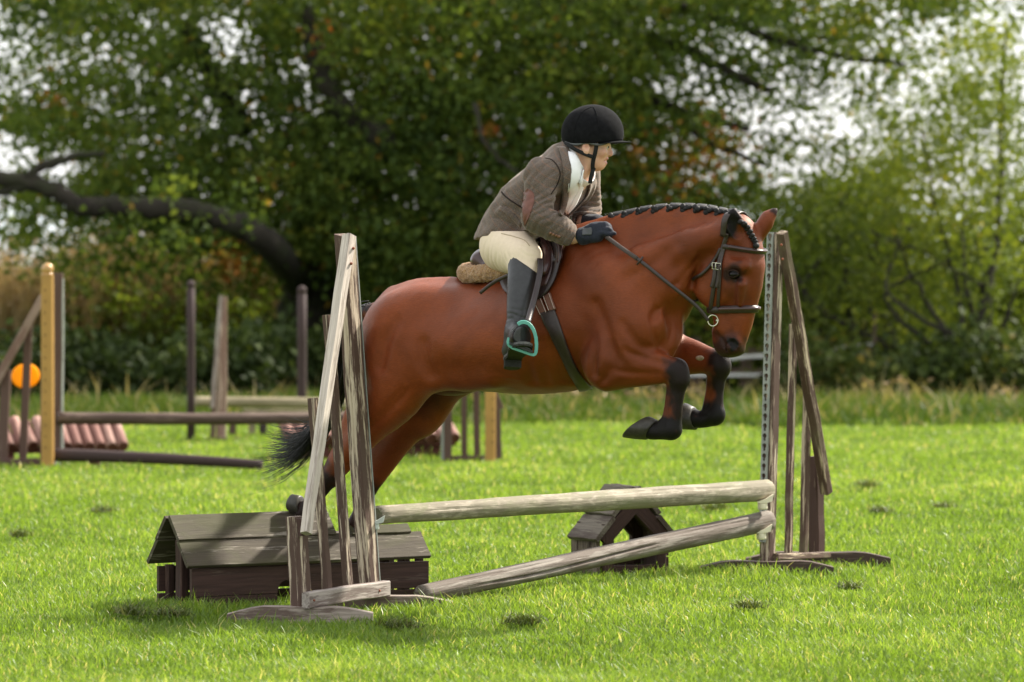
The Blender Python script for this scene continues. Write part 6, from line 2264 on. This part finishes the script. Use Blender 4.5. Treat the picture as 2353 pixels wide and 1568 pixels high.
rim = [(1296.5, 318), (1300, 325), (1308, 330), (1320, 333), (1331, 332), (1342, 329.5), (1353, 329), (1362, 331.5), (1373, 333.5), (1384, 332.5), (1395, 329.5)]
for s in (1,):
    pts = []
    for (x, y) in spline([(*p, ) for p in rim], 40):
        ang = (x-1361)/67.0
        wid = .094*math.sqrt(max(0, 1-ang*ang))
        pts.append(Vector(hd(x, y-1, wid*.97+.001)))
    b = MB().tube(pts, .0042, 8, flat=1.3, flatdir=(0, 0, 1))
    pmb('rim_trim', b, M['trim'], hel)
    pts2 = [Vector((p-Vector(hd(1361, 320))).dot(Vector(XL))*np.array(XL)-np.array(YL)*(p-Vector(hd(1361, 320))).dot(Vector(YL))+np.array((0, 0, p.z)))+Vector((hd(1361, 320)[0], hd(1361, 320)[1], 0)) for p in pts]
    pmb('rim_trim', MB().tube(pts2, .0042, 8, flat=1.3, flatdir=(0, 0, 1)), M['trim'], hel)
# helmet seams
for pa in ([(1361, 246), (1340, 256), (1327, 275), (1320, 300), (1318, 325)], [(1363, 246), (1371, 262), (1376, 290), (1377, 325)]):
    reparent_shift(strap('seam', hb_, pa, .0022, .0016, M['velvet'], person, off=.0, n=18), hel)
# harness
pb = bvh_of(PV, PF)
def hstrap(path, w, near):
    pts = [Vector(hd(x, y, nr)) for (x, y), nr in zip(path, near)]
    pts = [Vector(p) for p in spline(pts, 16)]
    nm = [Vector(-np.array(YL))]*len(pts)
    o = ribbon('harness_strap', pts, nm, w, .003, M['webbing'], person)
    reparent_shift(o, hel)
hstrap([(1371, 331), (1368, 350), (1363, 370), (1362, 386), (1366, 391)], .0165, [.085, .079, .066, .052, .034])
hstrap([(1299, 327), (1312, 338), (1330, 348), (1348, 356), (1362, 361)], .0150, [.040, .076, .078, .078, .077])
hstrap([(1364, 386), (1360, 400), (1357, 412), (1356, 422)], .0165, [.045, .055, .055, .054])
# ------------------------------------------------------------------ saddle, girth, stirrups, bridle
M['saddle'] = plain('brown_saddle_leather', (.050, .022, .020), .28, .5, var=.25, scale=40, bstr=.08)
M['saddle_dark'] = plain('dark_saddle_leather', (.022, .013, .012), .38, .45, var=.25, scale=40, bstr=.1)
M['strap'] = plain('dark_bridle_leather', (.030, .019, .015), .40, .45, var=.25, scale=80, bstr=.1)
M['girth_brown'] = plain('brown_girth_elastic', (.150, .070, .045), .6, .3, var=.12, scale=140, bstr=.3)
M['girth'] = plain('dark_girth_leather', (.032, .022, .018), .42, .4, var=.25, scale=60, bstr=.15)
M['stitch'] = plain('pale_stitching', (.45, .36, .30), .8, .2)
M['steel'] = plain('steel', (.55, .52, .42), .25, .5, metal=1.0, var=.1)
M['stirrup_green'] = plain('green_stirrup', (.10, .33, .27), .45, .4, var=.06)
M['stirrup_black'] = plain('black_stirrup', (.018, .018, .018), .4, .4, var=.2)
def fleece():
    m, n, l, b = new_mat('sheepskin')
    t = n.new('ShaderNodeTexCoord').outputs['Object']
    f = noise_node(n, l, t, 150, 5, .75)
    f2 = noise_node(n, l, t, 22, 3, .6)
    c = ramp(n, [(.28, (.13, .055, .018)), (.5, (.38, .20, .075)), (.7, (.66, .45, .23))])
    l.new(f, c.inputs['Fac'])
    l.new(mixc(n, l, maprange(n, l, f2, .4, .7, 0, .4), c.outputs['Color'], (.30, .19, .10)), b.inputs['Base Color'])
    b.inputs['Roughness'].default_value = 1
    b.inputs['Specular IOR Level'].default_value = .05
    b.inputs['Sheen Weight'].default_value = .4
    bump(n, l, b, f, 1.0, .008)
    return m
M['fleece'] = fleece()
hbv = bvh_of(HV, HFc)

pad = empty('saddle_pad', HO, -TH)
tag(pad, 'brown sheepskin half pad showing behind the saddle on the horse back', 'saddle pad')
f = Field((-.30, -.30, 1.10), (.40, .30, 1.60), .006)
for s in (1, -1):
    f.chain([H(1075, 630, .055*s), H(1110, 627, .095*s), H(1165, 620, .125*s), H(1225, 600, .13*s), H(1290, 566, .105*s)], [.036, .038, .035, .032, .026], k=.02, sq=.9)
f.chain([H(1072, 628, .055), H(1070, 626, 0), H(1072, 628, -.055)], [.036, .034, .036], k=.02)
f.chain([H(1100, 628, 0), H(1180, 615, 0), H(1280, 560, 0)], [.05, .06, .05], k=.03)
V, F = f.mesh(2); V, F = keep_biggest(V, F)
N = vnormals(V, F)
V = V+N*(.0035*fbm(V, 130, 1)+.002*fbm(V, 240, 2))[:, None]
o = mesh_obj('fleece', V, F, M['fleece'], None, True); o.parent = pad

sad = empty('saddle', HO, -TH)
tag(sad, 'brown leather jumping saddle with knee rolls, girth and stirrup leathers, under the rider', 'saddle')
f = Field((-.22, -.30, 1.14), (.42, .30, 1.62), .005)
f.chain([H(1120, 596, 0), H(1160, 606, 0), H(1210, 596, 0), H(1262, 560, 0)], [.048, .052, .050, .046], k=.03, sq=1.9)
f.chain([H(1105, 596, .075), H(1124, 593, .0), H(1142, 596, -.075)], [.030, .034, .030], k=.02)
f.chain([H(1098, 601, .06), H(1130, 612, .10), H(1180, 610, .115)], [.024, .026, .026], k=.02)
f.chain([H(1256, 566, .07), H(1282, 550, .0), H(1290, 566, -.07)], [.034, .032, .034], k=.03)
V, F = f.mesh(3); V, F = keep_biggest(V, F)
o = mesh_obj('seat', V, F, M['saddle'], None, True); o.parent = sad
sw = H(1105, 608, .10)
for dy, rr in ((612, .006), (617, .005)):
    b = MB().tube([Vector(H(x, y, r)) for x, y, r in ((1097, dy-2, .075), (1103, dy+1, .10), (1120, dy+1, .118), (1140, dy, .128))], rr, 8)
    lobj('panel_welt', b, M['saddle_dark'], sad)
patch('saddle_flap', hbv, [(1236, 556), (1200, 575), (1165, 606), (1153, 632), (1155, 658), (1168, 680), (1200, 694)], [(1292, 556), (1304, 580), (1300, 606), (1290, 632), (1277, 656), (1258, 680), (1236, 692)], 18, 14, .022, .010, M['saddle_dark'], sad, offs=(.045, .016))
patch('outer_flap', hbv, [(1228, 556), (1210, 580), (1200, 620), (1200, 660), (1210, 680)], [(1278, 556), (1289, 580), (1286, 606), (1277, 632), (1262, 662)], 16, 10, .030, .008, M['saddle'], sad, offs=(.055, .026))
b = MB()
pth = [(1270, 562), (1280, 582), (1279, 606), (1271, 632), (1262, 648)]
pts = []
for (x, y) in spline(pth, 16):
    p, nm = pick(hbv, x, y)
    pts.append(p+nm*.052)
b.tube(pts, [.010+.012*math.sin(math.pi*(i+1)/17) for i in range(16)], 10)
lobj('knee_roll', b, M['saddle'], sad)
b = MB()
pts = []
for (x, y) in spline([(1292, 556), (1300, 572), (1301, 590), (1295, 612)], 10):
    p, nm = pick(hbv, x, y)
    pts.append(p+nm*.030)
b.tube(pts, [.012, .014, .014, .013, .012, .011, .010, .009, .008, .006], 10)
lobj('knee_roll', b, M['saddle'], sad)
# girth: two elastic straps, then the shaped dark leather under the belly
g = patch('girth', hbv, [(1243, 722), (1252, 745), (1269, 775), (1288, 815), (1304, 850), (1320, 878), (1330, 894)], [(1276, 713), (1286, 740), (1298, 775), (1311, 810), (1328, 848), (1347, 876), (1362, 889)], 26, 8, .012, .010, M['girth'], sad, crown=.006)
for (a_, b_) in (((1229, 697), (1243, 724)), ((1250, 684), (1263, 716))):
    patch('girth_strap', hbv, [a_, ((a_[0]+b_[0])/2, (a_[1]+b_[1])/2), (b_[0]+2, b_[1]+3)], [(a_[0]+17, a_[1]-9), ((a_[0]+b_[0])/2+16, (a_[1]+b_[1])/2-7), (b_[0]+17, b_[1]-4)], 6, 5, .012, .008, M['girth_brown'], sad)
for pa in ([(1231, 697), (1245, 726)], [(1245, 690), (1258, 720)], [(1252, 684), (1264, 716)], [(1265, 678), (1277, 712)]):
    strap('stitching', hbv, [pa[0], ((pa[0][0]+pa[1][0])/2, (pa[0][1]+pa[1][1])/2), pa[1]], .0025, .0015, M['stitch'], sad, off=.0135, n=10)
# stirrup leather, over the boot
pts = [Vector(W(1241, 596, 17.58)), Vector(W(1241, 622, 17.54)), Vector(W(1234, 660, 17.485)), Vector(W(1224, 700, 17.40)), Vector(W(1212, 743, 17.31))]
pts = [Vector(p) for p in spline(pts, 20)]
nmv = Vector(toL(Vector((.1, 17.95-1, .1)))-toL(Vector((0, 17.95, 0)))).normalized()
ribbon('stirrup_leather', pts, [nmv]*20, .024, .005, M['saddle_dark'], sad)
b = MB().tube([Vector(p)+nmv*.004+Vector(XL)*.009 for p in pts], .0012, 5)
lobj('leather_edge', b, M['welt'], sad)
pts = [Vector(p) for p in spline([W(1170, 632, 17.60), W(1140, 646, 17.63), W(1120, 660, 17.65), W(1103, 674, 17.66)], 12)]
ribbon('strap_end', pts, [nmv]*12, .014, .0035, M['strap'], sad)
# stirrup
DS = 17.30
def spt(x, y, dd=0.0): return Vector(W(x, y, DS+dd))
def flatbar(name, path, wi, de, mat, par, closed=False):
    """Bar whose cross-section is wi wide in the picture plane and de deep."""
    pts = [Vector(p) for p in spline(path, 26)]
    V, F = [], []
    yl = Vector(YL)
    for i, p in enumerate(pts):
        t = (pts[min(i+1, len(pts)-1)]-pts[max(i-1, 0)]).normalized()
        s = t.cross(yl).normalized()
        w = wi if not hasattr(wi, '__len__') else np.interp(i/25, np.linspace(0, 1, len(wi)), wi)
        for (a, c) in ((-.5, -.4), (-.4, -.5), (.4, -.5), (.5, -.4), (.5, .4), (.4, .5), (-.4, .5), (-.5, .4)):
            V.append(p+s*a*w+yl*c*de)
    for i in range(len(pts)-1):
        for j in range(8): F.append((i*8+j, i*8+(j+1) % 8, (i+1)*8+(j+1) % 8, (i+1)*8+j))
    F.append(tuple(range(8))); F.append(tuple((len(pts)-1)*8+j for j in range(8)))
    return lobj(name, MB().add(V, F), mat, par, False, fix=True)
st = flatbar('stirrup', [spt(1190, 746), spt(1197, 741.5), spt(1207, 741), spt(1217, 746), spt(1226, 759), spt(1231.5, 777), spt(1232.5, 798), spt(1230.5, 812), spt(1225, 815.5), spt(1212, 812), spt(1195, 806), spt(1178, 800), spt(1169, 793), spt(1167, 784), spt(1169, 776)], [.015, .016, .015, .0145, .014, .014, .014, .013, .012, .011, .011, .012, .011, .008], .034, M['stirrup_green'], sad)
fr = flatbar('outer_arm', [spt(1169.5, 777), spt(1172, 768), spt(1177, 758), spt(1184, 750), spt(1191, 745)], .0022, .012, M['trim'], st)
flatbar('outer_arm', [spt(1171.5, 778), spt(1174.5, 769), spt(1180, 760), spt(1187, 753), spt(1194, 748)], .0020, .012, M['stirrup_black'], st)
for (a_, b_) in (((1174, 764), (1178.5, 762)), ((1178, 758), (1181, 759)), ((1179, 757.5), (1184, 755)), ((1183, 752.5), (1186, 754)), ((1185, 751), (1190, 750.5))):
    flatbar('lattice_bar', [spt(*a_), spt((a_[0]+b_[0])/2, (a_[1]+b_[1])/2), spt(*b_)], .0018, .010, M['trim'], st)
flatbar('tread', [spt(1171, 789, -.008), spt(1195, 798, -.008), spt(1224, 809, -.008)], .0105, .040, M['stirrup_black'], st)
flatbar('tread_edge', [spt(1178, 788.5, -.029), spt(1198, 795, -.029), spt(1219, 803, -.029)], .0022, .004, M['trim'], st)

# ---- bridle
bri = empty('bridle', HO, -TH)
tag(bri, 'dark brown leather bridle with padded noseband, loose ring bit and reins on the horse head', 'bridle')
hax = (Vector(H(1672, 792))-Vector(H(1700, 590))).normalized()
yv = Vector((0, 1, 0))
fw = yv.cross(hax).normalized()
if fw.x < 0: fw = -fw
e1 = Vector((1, 0, .02)).normalized()
ringstrap('noseband', hbv, H(1688, 711), e1, (0, -1, 0), 0, 2*math.pi, .030, .009, M['strap'], bri, off=.003, n=48, closed=True)
ringstrap('noseband_padding', hbv, H(1688, 710), e1, (0, -1, 0), -2.0, 2.0, .016, .008, M['saddle'], bri, off=.010, n=36)
# browband plane slopes a little down to the front
e1b = Vector((1, 0, -.16)).normalized()
ringstrap('browband', hbv, H(1690, 567), e1b, (0, -1, 0), -1.62, 1.64, .020, .006, M['strap'], bri, off=.004, n=44)
ringstrap('browband_padding', hbv, H(1690, 566), e1b, (0, -1, 0), -1.35, 1.35, .010, .006, M['saddle'], bri, off=.009, n=30)
hd_axis = Vector((.20, 0, 1)).normalized()
ringstrap('headpiece', hbv, H(1690, 545), Vector((.22, 0, 1)), (0, -1, 0), -1.45, 1.55, .026, .005, M['strap'], bri, off=.005, n=30)
strap('cheekpiece', hbv, [(1672, 536), (1664, 560), (1655, 595), (1645, 640), (1637, 685), (1631, 722)], .017, .005, M['strap'], bri, off=.003, n=30)
strap('noseband_strap', hbv, [(1667, 560), (1659, 595), (1655, 640), (1652, 680), (1650, 704)], .014, .005, M['strap'], bri, off=.003, n=24)
strap('strap_end', hbv, [(1647, 607), (1643, 640), (1638, 660)], .017, .005, M['strap'], bri, off=.008, n=12)
strap('strap_end', hbv, [(1656, 609), (1653, 640), (1649, 661)], .015, .005, M['strap'], bri, off=.008, n=12)
strap('throat_latch', hbv, [(1656, 571), (1648, 590), (1630, 615), (1608, 634), (1592, 641)], .013, .005, M['strap'], bri, off=.004, n=24)
for (x, y) in ((1646, 612), (1655, 613)):
    p, nm = pick(hbv, x, y)
    if p:
        c = p+nm*.013
        rr = [c+Vector(XL)*dx+Vector((0, 0, dz)) for dx, dz in ((-.0095, -.012), (.0095, -.012), (.0095, .012), (-.0095, .012))]
        lobj('buckle', MB().tube([rr[0], (rr[0]+rr[1])/2, rr[1], (rr[1]+rr[2])/2, rr[2], (rr[2]+rr[3])/2, rr[3], (rr[3]+rr[0])/2], .0021, 6, closed=True), M['steel'], bri)
p, nm = pick(hbv, 1640, 733)
bc = (p if p else Vector(H(1640, 733, .06)))+Vector(H(1636, 737, .066))*0
bc = Vector(H(1638, 737, .070))
ring = [bc+Vector(XL)*math.cos(a)*.020+Vector((0, 0, 1))*math.sin(a)*.0215 for a in np.linspace(0, 2*math.pi, 25)[:-1]]
lobj('bit_ring', MB().tube(ring, .0030, 8, closed=True), M['steel'], bri)
bc2 = Vector((bc.x, -bc.y, bc.z))
ring = [bc2+Vector(XL)*math.cos(a)*.020+Vector((0, 0, 1))*math.sin(a)*.0215 for a in np.linspace(0, 2*math.pi, 25)[:-1]]
lobj('bit_ring', MB().tube(ring, .0030, 8, closed=True), M['steel'], bri)
lobj('mouthpiece', MB().tube([bc+Vector(XL)*.014, bc*.5+bc2*.5, bc2+Vector(XL)*.014], .006, 8), M['steel'], bri)
# reins
ra = [Vector(H(1394, 545, .135)), Vector(H(1432, 573, .195)), Vector(H(1474, 602, .200)), Vector(H(1540, 655, .165)), Vector(H(1600, 703, .11)), bc-Vector(XL)*.018]
pts = [Vector(p) for p in spline(ra, 40)]
out, nr_ = [], []
for p in pts:
    h = hbv.find_nearest(p)
    if h[0] is not None and (p-h[0]).dot(h[1]) < .006 and h[3] < .12:
        p = h[0]+h[1]*.006
    out.append(p); nr_.append(Vector(-np.array(YL)))
for it in range(3):
    out = [out[0]]+[(out[i-1]+out[i]*2+out[i+1])/4 for i in range(1, len(out)-1)]+[out[-1]]
ribbon('rein', out, nr_, .0145, .0035, M['strap'], bri)
m, n, l, b_ = new_mat('rein_grip')
wcx = attr(n, 'wc').outputs['Vector']
wv = n.new('ShaderNodeTexWave'); wv.inputs['Scale'].default_value = 60
l.new(wcx, wv.inputs['Vector'])
l.new(mixc(n, l, wv.outputs['Fac'], (.020, .014, .011), (.085, .062, .05)), b_.inputs['Base Color'])
b_.inputs['Roughness'].default_value = .8
ribbon('rein_grip', [p+nr_[0]*.0015 for p in out[:15]], nr_[:15], .0165, .005, m, bri)
i = 15
c = out[i]
t = (out[i+1]-out[i-1]).normalized()
sd = t.cross(nr_[0]).normalized()
b = MB().tube([c-sd*.019+nr_[0]*.004, c+nr_[0]*.007, c+sd*.019+nr_[0]*.004], .0042, 8)
lobj('rein_stop', b, M['strap'], bri)
# far rein and the short straps below the throat
fr_ = [bc2-Vector(XL)*.015, Vector(H(1612, 690, -.03)), Vector(H(1574, 655, -.06)), Vector(H(1548, 635, -.12)), Vector(H(1480, 590, -.17)), Vector(H(1402, 528, -.10))]
ribbon('rein', [Vector(p) for p in spline(fr_, 30)], [Vector(-np.array(YL))]*30, .019, .004, M['strap'], bri)
ribbon('curb_strap', [Vector(p) for p in spline([H(1574, 646, .02), H(1590, 656, .03), H(1606, 668, .04)], 8)], [Vector(-np.array(YL))]*8, .012, .004, M['strap'], bri)
ribbon('curb_strap', [Vector(p) for p in spline([H(1583, 693, .10), H(1597, 692, .06), H(1612, 686, .0)], 8)], [Vector(-np.array(YL))]*8, .010, .004, M['strap'], bri)
